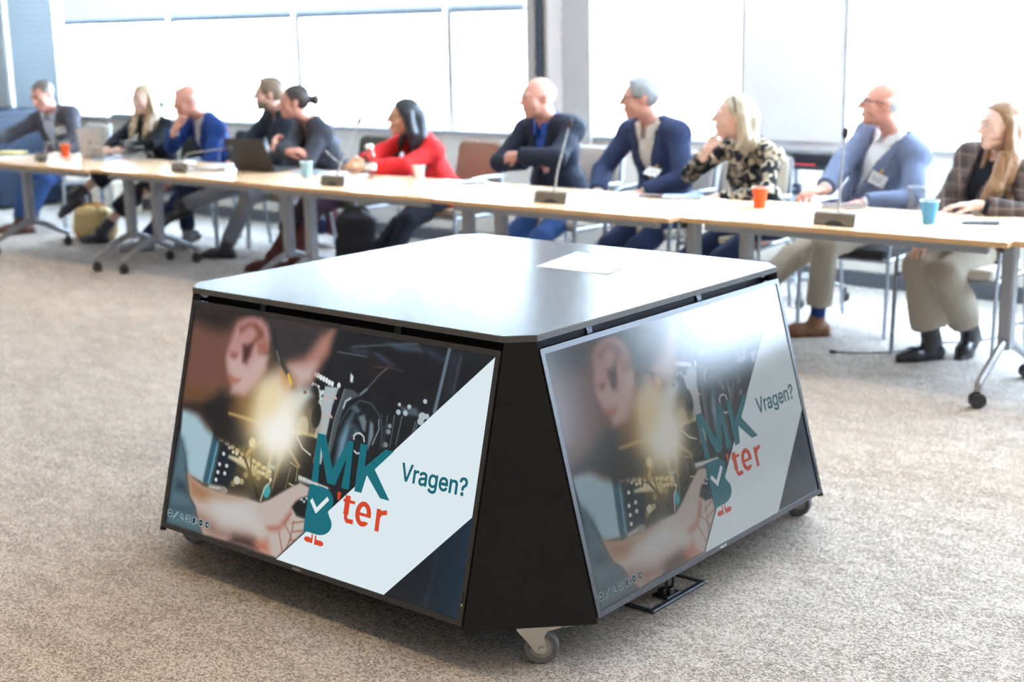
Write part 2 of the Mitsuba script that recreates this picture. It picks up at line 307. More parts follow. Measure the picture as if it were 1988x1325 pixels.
# --- the picture on both monitors, painted shape by shape in picture coordinates (u right, v down)
PIC=[
 ('p',[(0.571,0.071),(0.623,0.064),(0.635,0.077),(0.583,0.084)],(62,74,92),0.012),
 ('p',[(0.68,0.02),(0.779,0.011),(0.795,0.033),(0.716,0.042)],(74,88,104),0.01),
 ('p',[(0.644,0.066),(0.672,0.074),(0.718,0.105),(0.711,0.111),(0.671,0.097)],(78,96,122),0.008),
 ('p',[(0.803,0.018),(0.86,0.039),(0.858,0.056),(0.818,0.04)],(56,70,92),0.012),
 ('l',[(0.577,0.061),(0.631,0.044),(0.772,0.004)],(92,100,106),0.004,0.008),
 ('l',[(0.53,0.092),(0.626,0.09)],(104,112,118),0.003,0.004),
 ('p',[(0.64,0.091),(0.71,0.105),(0.694,0.148),(0.626,0.156)],(52,34,40),0.03),
 ('l',[(0.657,0.124),(0.691,0.118),(0.745,0.118)],(92,84,88),0.002,0.003),
 ('l',[(0.64,0.219),(0.674,0.149),(0.692,0.123)],(110,112,116),0.003,0.003),
 ('l',[(0.622,0.246),(0.64,0.219)],(130,150,160),0.006,0.002),
 ('p',[(0.582,0.167),(0.593,0.178),(0.593,0.205),(0.584,0.203)],(225,235,238),0.003),
 ('l',[(0.869,0.005),(0.851,0.254)],(112,132,144),0.01,0.006),
 ('p',[(0.875,0.01),(0.91,0.015),(0.9,0.156),(0.867,0.224)],(44,50,58),0.01),
 ('l',[(0.903,0.025),(0.896,0.174)],(66,78,88),0.006,0.01),
 ('l',[(0.698,0.305),(0.706,0.443)],(128,142,150),0.0022,0.002),
 ('l',[(0.715,0.305),(0.716,0.436)],(128,142,150),0.0022,0.002),
 ('l',[(0.736,0.299),(0.735,0.425)],(128,142,150),0.0022,0.002),
 ('l',[(0.759,0.296),(0.752,0.411)],(128,142,150),0.0022,0.002),
 ('l',[(0.801,0.306),(0.796,0.35)],(128,142,150),0.0022,0.002),
 ('l',[(0.808,0.304),(0.802,0.344)],(128,142,150),0.0022,0.002),
 ('p',[(0.75,0.26),(0.799,0.251),(0.809,0.282),(0.763,0.287)],(92,104,112),0.006),
 ('b',[(0.746,0.283)],(190,205,212),0.0072,0.0108,1),
 ('b',[(0.767,0.281)],(190,205,212),0.0072,0.0108,1),
 ('b',[(0.818,0.28)],(190,205,212),0.010799999999999999,0.0162,1),
 ('b',[(0.815,0.3)],(190,205,212),0.0096,0.0144,1),
 ('b',[(0.82,0.22)],(190,205,212),0.005999999999999999,0.009,1),
 ('b',[(0.746,0.253)],(190,205,212),0.0048,0.0072,1),
 ('b',[(0.776,0.253)],(190,205,212),0.005999999999999999,0.009,1),
 ('b',[(0.724,0.368)],(190,205,212),0.0072,0.0108,1),
 ('b',[(0.726,0.345)],(190,205,212),0.005999999999999999,0.009,1),
 ('b',[(0.721,0.421)],(190,205,212),0.0072,0.0108,1),
 ('b',[(0.831,0.276)],(190,205,212),0.0072,0.0108,1),
 ('b',[(0.636,0.402)],(26,30,36),0.105,0.155,1),
 ('p',[(0.576,0.438),(0.588,0.381),(0.61,0.321),(0.601,0.368),(0.631,0.391),(0.608,0.429),(0.588,0.538),(0.574,0.542)],(120,160,180),0.014),
 ('p',[(0.602,0.381),(0.63,0.378),(0.619,0.407),(0.598,0.468)],(58,70,80),0.01),
 ('p',[(0.625,0.335),(0.644,0.32),(0.654,0.348),(0.655,0.388),(0.645,0.387)],(118,132,140),0.005),
 ('p',[(0.664,0.341),(0.676,0.351),(0.681,0.398),(0.67,0.459),(0.667,0.446)],(128,144,152),0.005),
 ('p',[(0.594,0.308),(0.613,0.289),(0.629,0.307),(0.624,0.322)],(96,110,118),0.006),
 ('l',[(0.57,0.377),(0.594,0.308),(0.625,0.268),(0.66,0.272),(0.688,0.308),(0.704,0.356),(0.712,0.432)],(70,84,94),0.004,0.003),
 ('l',[(0.69,0.329),(0.695,0.367),(0.681,0.433)],(160,176,184),0.003,0.003),
 ('l',[(0.622,0.429),(0.62,0.416),(0.627,0.403),(0.639,0.399),(0.651,0.409),(0.655,0.428)],(220,228,232),0.004,0.002),
 ('l',[(0.628,0.474),(0.636,0.482),(0.646,0.479)],(220,228,232),0.004,0.002),
 ('p',[(0.627,0.416),(0.648,0.412),(0.648,0.474),(0.629,0.467)],(34,38,44),0.004),
 ('p',[(0.568,0.234),(0.6,0.234),(0.623,0.251),(0.584,0.283),(0.57,0.35),(0.554,0.526),(0.54,0.531),(0.552,0.382)],(86,96,102),0.003),
 ('l',[(0.575,0.313),(0.579,0.285),(0.593,0.268)],(190,205,210),0.005,0.003),
 ('l',[(0.57,0.242),(0.551,0.369),(0.545,0.515)],(128,136,138),0.004,0.003),
 ('b',[(0.469,0.201)],(232,240,240),0.0055,0.012,1),
 ('b',[(0.478,0.204)],(232,240,240),0.0055,0.012,1),
 ('b',[(0.488,0.209)],(232,240,240),0.0055,0.012,1),
 ('b',[(0.498,0.213)],(232,240,240),0.0055,0.012,1),
 ('b',[(0.508,0.217)],(232,240,240),0.0055,0.012,1),
 ('b',[(0.518,0.223)],(232,240,240),0.0055,0.012,1),
 ('b',[(0.528,0.226)],(232,240,240),0.0055,0.012,1),
 ('b',[(0.55,0.227)],(232,240,240),0.0055,0.012,1),
 ('b',[(0.465,0.245)],(214,226,228),0.005,0.009,1),
 ('b',[(0.474,0.247)],(214,226,228),0.005,0.009,1),
 ('b',[(0.472,0.259)],(214,226,228),0.005,0.009,1),
 ('b',[(0.481,0.261)],(214,226,228),0.005,0.009,1),
 ('b',[(0.49,0.268)],(214,226,228),0.005,0.009,1),
 ('b',[(0.484,0.251)],(214,226,228),0.005,0.009,1),
 ('b',[(0.496,0.275)],(214,226,228),0.005,0.009,1),
 ('b',[(0.492,0.285)],(214,226,228),0.005,0.009,1),
 ('b',[(0.499,0.297)],(214,226,228),0.005,0.009,1),
 ('b',[(0.492,0.308)],(214,226,228),0.005,0.009,1),
 ('b',[(0.501,0.315)],(214,226,228),0.005,0.009,1),
 ('b',[(0.501,0.267)],(214,226,228),0.005,0.009,1),
 ('b',[(0.472,0.305)],(34,30,30),0.02,0.06,1),
 ('p',[(0.506,0.24),(0.551,0.236),(0.539,0.314),(0.532,0.447),(0.529,0.561),(0.489,0.57),(0.496,0.371),(0.501,0.32)],(186,196,200),0.003),
 ('l',[(0.51,0.281),(0.523,0.292)],(214,190,184),0.006,0.003),
 ('l',[(0.535,0.271),(0.547,0.282)],(214,190,184),0.006,0.003),
 ('l',[(0.506,0.355),(0.518,0.366)],(214,190,184),0.006,0.003),
 ('l',[(0.529,0.351),(0.541,0.361)],(214,190,184),0.006,0.003),
 ('l',[(0.492,0.478),(0.505,0.488)],(214,190,184),0.006,0.003),
 ('l',[(0.493,0.547),(0.505,0.556)],(214,190,184),0.006,0.003),
 ('b',[(0.459,0.424)],(150,132,96),0.05,0.11,1),
 ('b',[(0.457,0.424)],(70,60,46),0.032,0.08,1),
 ('b',[(0.451,0.431)],(172,160,128),0.02,0.05,1),
 ('b',[(0.491,0.372)],(30,28,28),0.016,0.05,1),
 ('p',[(0.389,0.513),(0.454,0.457),(0.506,0.462),(0.501,0.62),(0.469,0.662),(0.375,0.753)],(34,31,27),0.004),
 ('p',[(0.386,0.471),(0.409,0.497),(0.382,0.686),(0.371,0.759)],(134,122,92),0.005),
 ('l',[(0.429,0.612),(0.421,0.699)],(110,108,92),0.003,0.003),
 ('l',[(0.426,0.587),(0.453,0.599),(0.453,0.657)],(160,150,110),0.003,0.003),
 ('l',[(0.432,0.675),(0.448,0.68)],(200,190,130),0.004,0.003),
 ('l',[(0.434,0.473),(0.461,0.517),(0.489,0.535)],(214,218,210),0.004,0.003),
 ('p',[(0.459,0.629),(0.496,0.635),(0.569,0.649),(0.558,0.663),(0.498,0.657),(0.46,0.655)],(150,156,156),0.003),
 ('b',[(0.463,0.639)],(226,232,232),0.0025,0.009,1),
 ('b',[(0.47,0.64)],(226,232,232),0.0025,0.009,1),
 ('b',[(0.478,0.641)],(226,232,232),0.0025,0.009,1),
 ('b',[(0.485,0.642)],(226,232,232),0.0025,0.009,1),
 ('b',[(0.493,0.644)],(226,232,232),0.0025,0.009,1),
 ('b',[(0.5,0.645)],(226,232,232),0.0025,0.009,1),
 ('b',[(0.507,0.646)],(226,232,232),0.0025,0.009,1),
 ('b',[(0.515,0.647)],(226,232,232),0.0025,0.009,1),
 ('b',[(0.522,0.648)],(226,232,232),0.0025,0.009,1),
 ('b',[(0.529,0.649)],(226,232,232),0.0025,0.009,1),
 ('b',[(0.537,0.651)],(226,232,232),0.0025,0.009,1),
 ('b',[(0.544,0.652)],(226,232,232),0.0025,0.009,1),
 ('b',[(0.551,0.653)],(226,232,232),0.0025,0.009,1),
 ('b',[(0.558,0.654)],(226,232,232),0.0025,0.009,1),
 ('p',[(0.469,0.736),(0.496,0.71),(0.506,0.738),(0.497,0.791),(0.463,0.78),(0.453,0.768)],(24,26,32),0.004),
 ('b',[(0.481,0.726)],(190,200,204),0.004,0.006,1),
 ('b',[(0.49,0.731)],(190,200,204),0.004,0.006,1),
 ('b',[(0.497,0.716)],(190,200,204),0.004,0.006,1),
 ('p',[(0.136,0.551),(0.219,0.56),(0.366,0.643),(0.375,0.753),(0.338,0.787),(0.146,0.793),(0.12,0.777)],(66,60,46),0.006),
 ('p',[(0.137,0.556),(0.171,0.557),(0.155,0.785),(0.122,0.776)],(58,104,122),0.006),
 ('l',[(0.159,0.578),(0.145,0.766)],(128,172,188),0.006,0.006),
 ('p',[(0.171,0.58),(0.207,0.58),(0.24,0.663),(0.215,0.764),(0.162,0.76)],(24,34,46),0.005),
 ('b',[(0.176,0.675)],(206,214,214),0.006,0.009,1),
 ('b',[(0.203,0.673)],(206,214,214),0.006,0.009,1),
 ('b',[(0.174,0.711)],(206,214,214),0.006,0.009,1),
 ('b',[(0.2,0.708)],(206,214,214),0.006,0.009,1),
 ('b',[(0.171,0.746)],(206,214,214),0.006,0.009,1),
 ('b',[(0.186,0.625)],(206,214,214),0.006,0.009,1),
 ('p',[(0.149,0.776),(0.206,0.768),(0.203,0.785),(0.146,0.793)],(206,222,226),0.006),
 ('p',[(0.207,0.624),(0.283,0.627),(0.304,0.653),(0.368,0.659),(0.365,0.67),(0.297,0.671),(0.204,0.636)],(226,218,190),0.006),
 ('b',[(0.172,0.568)],(238,226,186),0.01,0.01,0.85),
 ('b',[(0.193,0.577)],(238,226,186),0.01,0.01,0.85),
 ('b',[(0.214,0.586)],(238,226,186),0.01,0.01,0.85),
 ('b',[(0.235,0.595)],(238,226,186),0.01,0.01,0.85),
 ('b',[(0.256,0.604)],(238,226,186),0.01,0.01,0.85),
 ('b',[(0.276,0.613)],(238,226,186),0.01,0.01,0.85),
 ('b',[(0.297,0.622)],(238,226,186),0.01,0.01,0.85),
 ('b',[(0.317,0.63)],(238,226,186),0.01,0.01,0.85),
 ('b',[(0.337,0.639)],(238,226,186),0.01,0.01,0.85),
 ('b',[(0.357,0.647)],(238,226,186),0.01,0.01,0.85),
 ('b',[(0.204,0.592)],(236,230,204),0.006,0.008,0.9),
 ('b',[(0.22,0.607)],(236,230,204),0.006,0.008,0.9),
 ('b',[(0.234,0.609)],(236,230,204),0.006,0.008,0.9),
 ('b',[(0.25,0.624)],(236,230,204),0.006,0.008,0.9),
 ('b',[(0.264,0.627)],(236,230,204),0.006,0.008,0.9),
 ('b',[(0.278,0.629)],(236,230,204),0.006,0.008,0.9),
 ('b',[(0.294,0.644)],(236,230,204),0.006,0.008,0.9),
 ('b',[(0.308,0.646)],(236,230,204),0.006,0.008,0.9),
 ('b',[(0.323,0.661)],(236,230,204),0.006,0.008,0.9),
 ('b',[(0.337,0.663)],(236,230,204),0.006,0.008,0.9),
 ('b',[(0.351,0.665)],(236,230,204),0.006,0.008,0.9),
 ('b',[(0.366,0.68)],(236,230,204),0.006,0.008,0.9),
 ('b',[(0.236,0.741)],(150,140,100),0.009,0.014,0.8),
 ('b',[(0.248,0.708)],(60,54,40),0.009,0.014,0.8),
 ('b',[(0.265,0.722)],(190,180,140),0.009,0.014,0.8),
 ('b',[(0.277,0.689)],(150,140,100),0.009,0.014,0.8),
 ('b',[(0.294,0.704)],(60,54,40),0.009,0.014,0.8),
 ('b',[(0.306,0.671)],(190,180,140),0.009,0.014,0.8),
 ('b',[(0.323,0.685)],(150,140,100),0.009,0.014,0.8),
 ('b',[(0.341,0.7)],(60,54,40),0.009,0.014,0.8),
 ('b',[(0.352,0.667)],(190,180,140),0.009,0.014,0.8),
 ('b',[(0.248,0.723)],(206,206,188),0.012,0.018,1),
 ('b',[(0.205,0.782)],(150,150,140),0.015,0.015,1),
 ('p',[(0.24,0.586),(0.291,0.543),(0.297,0.59),(0.273,0.625)],(120,100,56),0.012),
 ('l',[(0.267,0.572),(0.263,0.617),(0.288,0.669),(0.331,0.768)],(40,32,24),0.007,0.004),
 ('l',[(0.287,0.566),(0.292,0.668),(0.314,0.736)],(52,42,28),0.006,0.004),
 ('b',[(0.284,0.545)],(250,240,196),0.012,0.022,1),
 ('b',[(0.359,0.732)],(60,170,186),0.012,0.03,1),
 ('l',[(0.367,0.691),(0.349,0.724),(0.342,0.78)],(200,214,216),0.004,0.003),
 ('p',[(0.35,0.617),(0.377,0.619),(0.374,0.635),(0.347,0.633)],(160,214,226),0.006),
 ('p',[(0.005,0.466),(0.042,0.46),(0.078,0.475),(0.109,0.509),(0.138,0.545),(0.122,0.776),(0.061,0.76),(0.04,0.671),(0.011,0.597)],(176,204,214),0.006),
 ('p',[(0.007,0.592),(0.024,0.607),(0.045,0.669),(0.06,0.766),(0.082,0.849),(0.109,0.89),(0.125,0.941),(0.16,1.003),(0.078,1.003),(0.003,1.006),(0.001,0.786)],(92,122,134),0.016),
 ('p',[(0.022,0.796),(0.054,0.802),(0.073,0.841),(0.022,0.836)],(52,72,84),0.02),
 ('p',[(0.012,0.914),(0.096,0.901),(0.108,0.919),(0.015,0.941)],(66,92,106),0.02),
 ('p',[(-0.0,0.002),(0.511,0.004),(0.502,0.103),(0.441,0.258),(0.419,0.304),(0.292,0.474),(0.192,0.546),(0.105,0.515),(0.061,0.471),(0.001,0.461)],(132,92,76),0.02),
 ('p',[(0.004,0.072),(0.099,0.083),(0.156,0.123),(0.148,0.246),(0.166,0.329),(0.068,0.398),(0.003,0.415),(0.003,0.282)],(128,88,74),0.03),
 ('p',[(-0.001,-0.003),(0.272,-0.004),(0.166,0.021),(0.142,0.074),(0.107,0.094),(0.053,0.084),(-0.001,0.064)],(44,38,36),0.03),
 ('p',[(0.264,-0.007),(0.513,-0.001),(0.47,0.053),(0.433,0.136),(0.376,0.166),(0.354,0.221),(0.305,0.25),(0.298,0.126)],(62,58,62),0.03),
 ('p',[(0.301,0.15),(0.342,0.174),(0.346,0.207),(0.305,0.25),(0.294,0.219)],(92,74,56),0.025),
 ('p',[(0.51,0.0),(0.499,0.104),(0.47,0.193),(0.453,0.246),(0.414,0.264),(0.389,0.221),(0.378,0.182),(0.422,0.155),(0.449,0.099),(0.47,0.046)],(188,140,128),0.022),
 ('p',[(0.378,0.19),(0.463,0.162),(0.457,0.229),(0.42,0.255)],(206,184,180),0.022),
 ('p',[(0.302,0.251),(0.349,0.206),(0.385,0.272),(0.38,0.319),(0.35,0.365),(0.287,0.425),(0.242,0.352),(0.265,0.303)],(206,186,170),0.03),
 ('p',[(0.349,0.206),(0.379,0.257),(0.382,0.306),(0.367,0.302)],(206,140,84),0.015),
 ('p',[(0.068,0.398),(0.146,0.355),(0.223,0.348),(0.285,0.319),(0.3,0.412),(0.258,0.484),(0.19,0.53),(0.113,0.517)],(126,92,56),0.03),
 ('p',[(0.011,0.449),(0.087,0.428),(0.147,0.36),(0.186,0.371),(0.203,0.457),(0.258,0.488),(0.253,0.562),(0.173,0.578),(0.103,0.498),(0.069,0.469)],(34,30,38),0.03),
 ('p',[(0.006,0.46),(0.076,0.456),(0.131,0.502),(0.156,0.556),(0.219,0.561),(0.258,0.534),(0.29,0.495),(0.269,0.435),(0.182,0.416),(0.058,0.433)],(38,32,34),0.022),
 ('p',[(0.184,0.426),(0.291,0.386),(0.317,0.454),(0.267,0.496),(0.227,0.469)],(120,84,44),0.03),
 ('p',[(0.002,0.371),(0.081,0.377),(0.071,0.424),(0.006,0.437)],(120,84,50),0.03),
 ('p',[(0.169,0.049),(0.192,0.022),(0.223,0.008),(0.256,0.012),(0.281,0.04),(0.293,0.084),(0.293,0.135),(0.269,0.157),(0.292,0.169),(0.294,0.219),(0.273,0.28),(0.234,0.345),(0.19,0.348),(0.169,0.297),(0.151,0.241),(0.146,0.169)],(196,152,150),0.014),
 ('p',[(0.15,0.202),(0.201,0.191),(0.227,0.227),(0.256,0.161),(0.296,0.168),(0.291,0.22),(0.263,0.286),(0.227,0.347),(0.183,0.35),(0.2,0.303),(0.166,0.268)],(208,180,176),0.02),
 ('p',[(0.178,0.062),(0.215,0.031),(0.241,0.04),(0.247,0.056),(0.217,0.054),(0.185,0.091)],(152,96,86),0.012),
 ('p',[(0.234,0.037),(0.265,0.057),(0.274,0.088),(0.253,0.11),(0.23,0.128),(0.247,0.086)],(140,86,70),0.014),
 ('p',[(0.202,0.139),(0.237,0.127),(0.232,0.175),(0.222,0.211),(0.209,0.21)],(86,52,46),0.012),
 ('p',[(0.163,0.182),(0.185,0.181),(0.18,0.2),(0.163,0.199)],(150,92,86),0.012),
 ('p',[(0.166,0.281),(0.195,0.295),(0.209,0.287),(0.196,0.306),(0.174,0.305)],(178,112,84),0.01),
 ('p',[(0.254,0.114),(0.288,0.102),(0.289,0.144),(0.263,0.159)],(172,112,96),0.014),
 ('l',[(0.303,0.052),(0.322,0.12),(0.354,0.192),(0.38,0.232)],(48,46,48),0.01,0.012),
 ('l',[(0.325,0.136),(0.34,0.174)],(140,150,148),0.003,0.008),
 ('l',[(0.378,0.228),(0.39,0.262)],(236,186,52),0.01,0.006),
 ('l',[(0.398,0.273),(0.425,0.303)],(124,84,34),0.012,0.012),
 ('p',[(0.422,0.271),(0.455,0.262),(0.468,0.291),(0.43,0.368),(0.389,0.396),(0.37,0.322),(0.397,0.294)],(200,214,216),0.018),
 ('b',[(0.442,0.284)],(120,92,70),0.006,0.008,1),
 ('l',[(0.186,0.445),(0.362,0.46)],(236,206,140),0.004,0.014),
 ('l',[(0.362,0.46),(0.457,0.593)],(220,196,130),0.004,0.014),
 ('l',[(0.362,0.46),(0.5,0.453)],(226,204,150),0.004,0.014),
 ('l',[(0.362,0.46),(0.353,0.647)],(240,216,150),0.005,0.016),
 ('l',[(0.362,0.46),(0.266,0.605)],(226,196,120),0.004,0.014),
 ('b',[(0.335,0.53)],(206,170,92),0.14,0.26,0.35),
 ('b',[(0.341,0.463)],(232,204,132),0.13,0.22,0.6),
 ('b',[(0.361,0.447)],(250,240,214),0.125,0.22,0.95),
 ('b',[(0.369,0.458)],(255,254,248),0.08,0.15,1),
 ('b',[(0.32,0.348)],(246,226,184),0.06,0.12,0.75),
 ('b',[(0.305,0.663)],(214,190,130),0.06,0.1,0.45),
 ('p',[(0.061,0.759),(0.126,0.789),(0.209,0.797),(0.292,0.787),(0.343,0.787),(0.371,0.765),(0.403,0.728),(0.438,0.689),(0.469,0.658),(0.502,0.667),(0.5,0.704),(0.465,0.735),(0.451,0.768),(0.472,0.798),(0.502,0.8),(0.506,0.851),(0.45,0.948),(0.425,0.996),(0.362,0.993),(0.252,0.993),(0.152,0.998),(0.125,0.941),(0.109,0.89),(0.082,0.849)],(202,190,182),0.005),
 ('p',[(0.061,0.76),(0.126,0.789),(0.209,0.797),(0.293,0.79),(0.204,0.829),(0.125,0.857),(0.084,0.849)],(176,134,102),0.02),
 ('p',[(0.117,0.916),(0.138,0.964),(0.185,0.991),(0.288,0.979),(0.353,0.986),(0.32,0.94),(0.218,0.946)],(150,112,100),0.03),
 ('p',[(0.267,0.96),(0.339,0.949),(0.357,0.985),(0.252,0.993)],(66,46,44),0.02),
 ('p',[(0.172,0.841),(0.295,0.813),(0.341,0.888),(0.214,0.914)],(210,212,212),0.05),
 ('p',[(0.376,0.881),(0.418,0.86),(0.452,0.778),(0.445,0.829),(0.42,0.88),(0.387,0.893)],(186,120,104),0.012),
 ('p',[(0.34,0.959),(0.383,0.937),(0.397,0.985),(0.358,0.99)],(196,122,98),0.02),
 ('l',[(0.454,0.794),(0.434,0.843),(0.465,0.89),(0.45,0.948)],(158,116,104),0.003,0.004),
 ('l',[(0.459,0.834),(0.501,0.81)],(162,108,90),0.003,0.004),
 ('l',[(0.463,0.869),(0.503,0.849)],(162,108,90),0.003,0.004),
 ('l',[(0.459,0.908),(0.487,0.892)],(162,108,90),0.003,0.004),
 ('l',[(0.466,0.821),(0.463,0.869),(0.459,0.913)],(162,108,90),0.003,0.004),
 ('l',[(0.422,0.89),(0.445,0.977)],(162,108,90),0.003,0.004),
 ('l',[(0.451,0.768),(0.459,0.744),(0.48,0.716)],(170,136,124),0.003,0.004),
]
def poly_dist(P, U, V):
    """Signed distance (negative inside), in picture widths, from points to the polygon P."""
    A = np.array([(u, v * PH / PW) for u, v in P]); d = np.full(U.shape, 1e9); inside = np.zeros(U.shape, bool)
    for a, b in zip(A, np.roll(A, -1, 0)):
        e = b - a; w0, w1 = U - a[0], V - a[1]
        t = np.clip((w0 * e[0] + w1 * e[1]) / (e @ e + 1e-12), 0, 1)
        d = np.minimum(d, (w0 - e[0] * t) ** 2 + (w1 - e[1] * t) ** 2)
        c = (a[1] > V) != (b[1] > V)
        inside ^= c & (U < (b[0] - a[0]) * (V - a[1]) / (b[1] - a[1] + 1e-12) + a[0])
    return np.sqrt(d) * np.where(inside, -1, 1)
def line_dist(P, U, V):
    A = np.array([(u, v * PH / PW) for u, v in P]); d = np.full(U.shape, 1e9)
    for a, b in zip(A[:-1], A[1:]):
        e = b - a; t = np.clip(((U - a[0]) * e[0] + (V - a[1]) * e[1]) / (e @ e + 1e-12), 0, 1)
        d = np.minimum(d, np.hypot(U - a[0] - e[0] * t, V - a[1] - e[1] * t))
    return d
NU, NV = 520, 292
def paint_picture():
    u, v = np.meshgrid((np.arange(NU)) / (NU - 1), (np.arange(NV)) / (NV - 1))
    U, V = u, v * PH / PW
    img = np.empty(u.shape + (3,)); img[:] = (30, 32, 38)
    g = meshkit.fbm(np.stack([u * 14, v * 8, u * 0], -1), 4)
    img += ((g - 0.5) * 26)[..., None]
    for s in PIC:
        if s[0] == 'p':
            a = 1 - np.clip((poly_dist(s[1], U, V) + s[3]) / (2 * s[3]), 0, 1); c = s[2]
        elif s[0] == 'l':
            a = 1 - np.clip((line_dist(s[1], U, V) - s[3] / 2 + s[4] / 2) / s[4], 0, 1); c = s[2]
        else:
            (bu, bv), = s[1]; r = np.hypot((u - bu) / s[3], (v - bv) / s[4])
            a = s[5] * (np.clip((1.15 - r) / 0.3, 0, 1) if s[3] < 0.03 else np.exp(-1.3 * r * r)); c = s[2]
        a = a * a * (3 - 2 * a)
        img = img * (1 - a[..., None]) + np.array(c, float) * a[..., None]
    img = 255 * np.clip(img / 255, 0, 1) ** 1.13
    # the strip of the photograph below the white band: dark teal with a faint upright bar
    low = poly_dist([(0.78, 1.02), (1.02, 0.58), (1.02, 1.02)], U, V) < 0.01
    t = np.clip((u - 0.78) / 0.22, 0, 1)
    teal = np.stack([8 + 6 * t, 18 + 24 * t * t, 28 + 34 * t * t], -1) + ((meshkit.noise(np.stack([u * 160, v * 90, u * 0], -1)) - 0.5) * 18)[..., None] * (np.abs(u - 0.875) < 0.03)[..., None]
    teal += (14 * np.exp(-((u - 0.915 + 0.06 * (v - 0.8)) / 0.006) ** 2))[..., None]
    img[low] = teal[low]
    return np.clip(img, 0, 255), u, v
IMG, GU, GV = paint_picture()
def picture_mesh():
    x, y = (GU - 0.5) * PW, -GV * PH
    P = np.stack([x, y, np.zeros_like(x)], -1).reshape(-1, 3)
    i = (np.arange(NV - 1)[:, None] * NU + np.arange(NU - 1)[None]).ravel()
    return P, np.vstack([np.stack([i, i + NU, i + NU + 1], 1), np.stack([i, i + NU + 1, i + 1], 1)])
PV, PF = picture_mesh()

def uvpoly(pts):
    return sg.Polygon([((u - 0.5) * PW, -v * PH) for u, v in pts])
def flat(geo, z):
    """Flat print on the picture: the polygons with a hair's thickness."""
    gs = [g for g in getattr(geo, 'geoms', [geo]) if g.area > 1e-9]
    return cat(*[prism(g, 0.0003, z) for g in gs])
def arc(cx, cy, rx, ry, a0, a1, n=14):
    return [(cx + rx * math.cos(math.radians(a)), cy + ry * math.sin(math.radians(a))) for a in np.linspace(a0, a1, n)]
def stroke(pts, w):
    return sg.LineString([((u - 0.5) * PW, -v * PH) for u, v in pts]).buffer(w / 2, cap_style='flat', join_style='mitre')
def logo_shapes():
    M_ = uvpoly([(.5042, .438), (.5304, .438), (.5684, .567), (.6077, .439), (.6229, .439), (.6291, .634), (.6044, .634), (.608, .5094), (.5833, .631), (.5577, .631), (.5208, .4916), (.5272, .638), (.5056, .638)])
    K_ = uvpoly([(.6455, .439), (.6667, .439), (.6677, .5283), (.7242, .439), (.7501, .439), (.6997, .5274), (.7574, .634), (.7284, .634), (.6783, .5564), (.6690, .633), (.6468, .633)])
    B_ = uvpoly([(.5015, .651), (.545, .651)] + arc(.545, .702, .041, .051, -85, 62) + [(.572, .742)] + arc(.545, .797, .0455, .052, -40, 88) + [(.5015, .849)])
    ck = stroke([(.5135, .714), (.5347, .753), (.568, .691)], 0.0125)
    t_ = stroke([(.6302, .657), (.6302, .735)], 0.0195).union(stroke([(.6172, .679), (.6545, .679)], 0.0085)).union(stroke([(.6302, .730), (.6312, .748), (.6365, .758), (.656, .757)], 0.0125))
    ew, eh = .0245, .0505
    ring = uvpoly(arc(.684, .7135, ew, eh, 0, 360, 30)).difference(uvpoly(arc(.684, .7135, ew - .0135, eh - .020, 0, 360, 30)))
    e_ = ring.difference(uvpoly([(.684, .722), (.72, .722), (.72, .746), (.684, .740)])).union(stroke([(.664, .716), (.7075, .716)], 0.0085))
    r_ = stroke([(.7315, .7655), (.7300, .676)], 0.0150).union(stroke([(.7325, .706), (.738, .690), (.7555, .682)], 0.0125))
    ap_ = uvpoly([(.5953, .653), (.6062, .653), (.6050, .679), (.5982, .687), (.5975, .679)])
    f1 = stroke([(.5328, .851), (.5340, .872)], 0.0055).union(uvpoly([(.5365, .866), (.5360, .8905)] + arc(.520, .8785, .0125, .0115, 60, 300, 12) + [(.5273, .8700)]))
    f2 = stroke([(.5445, .853), (.5455, .872)], 0.0055).union(uvpoly([(.5425, .866), (.5430, .8925)] + arc(.5605, .880, .0125, .0115, 120, -120, 12) + [(.5505, .8700)]))
    return (M_, K_, B_.difference(ck)), (t_, e_, r_, ap_, f1, f2), ck
BAND = uvpoly([(0.4251, 1.0), (0.78, 1.0), (1.0, 0.608), (1.0, 0.0)])
TEAL, RED, CHECK = logo_shapes()
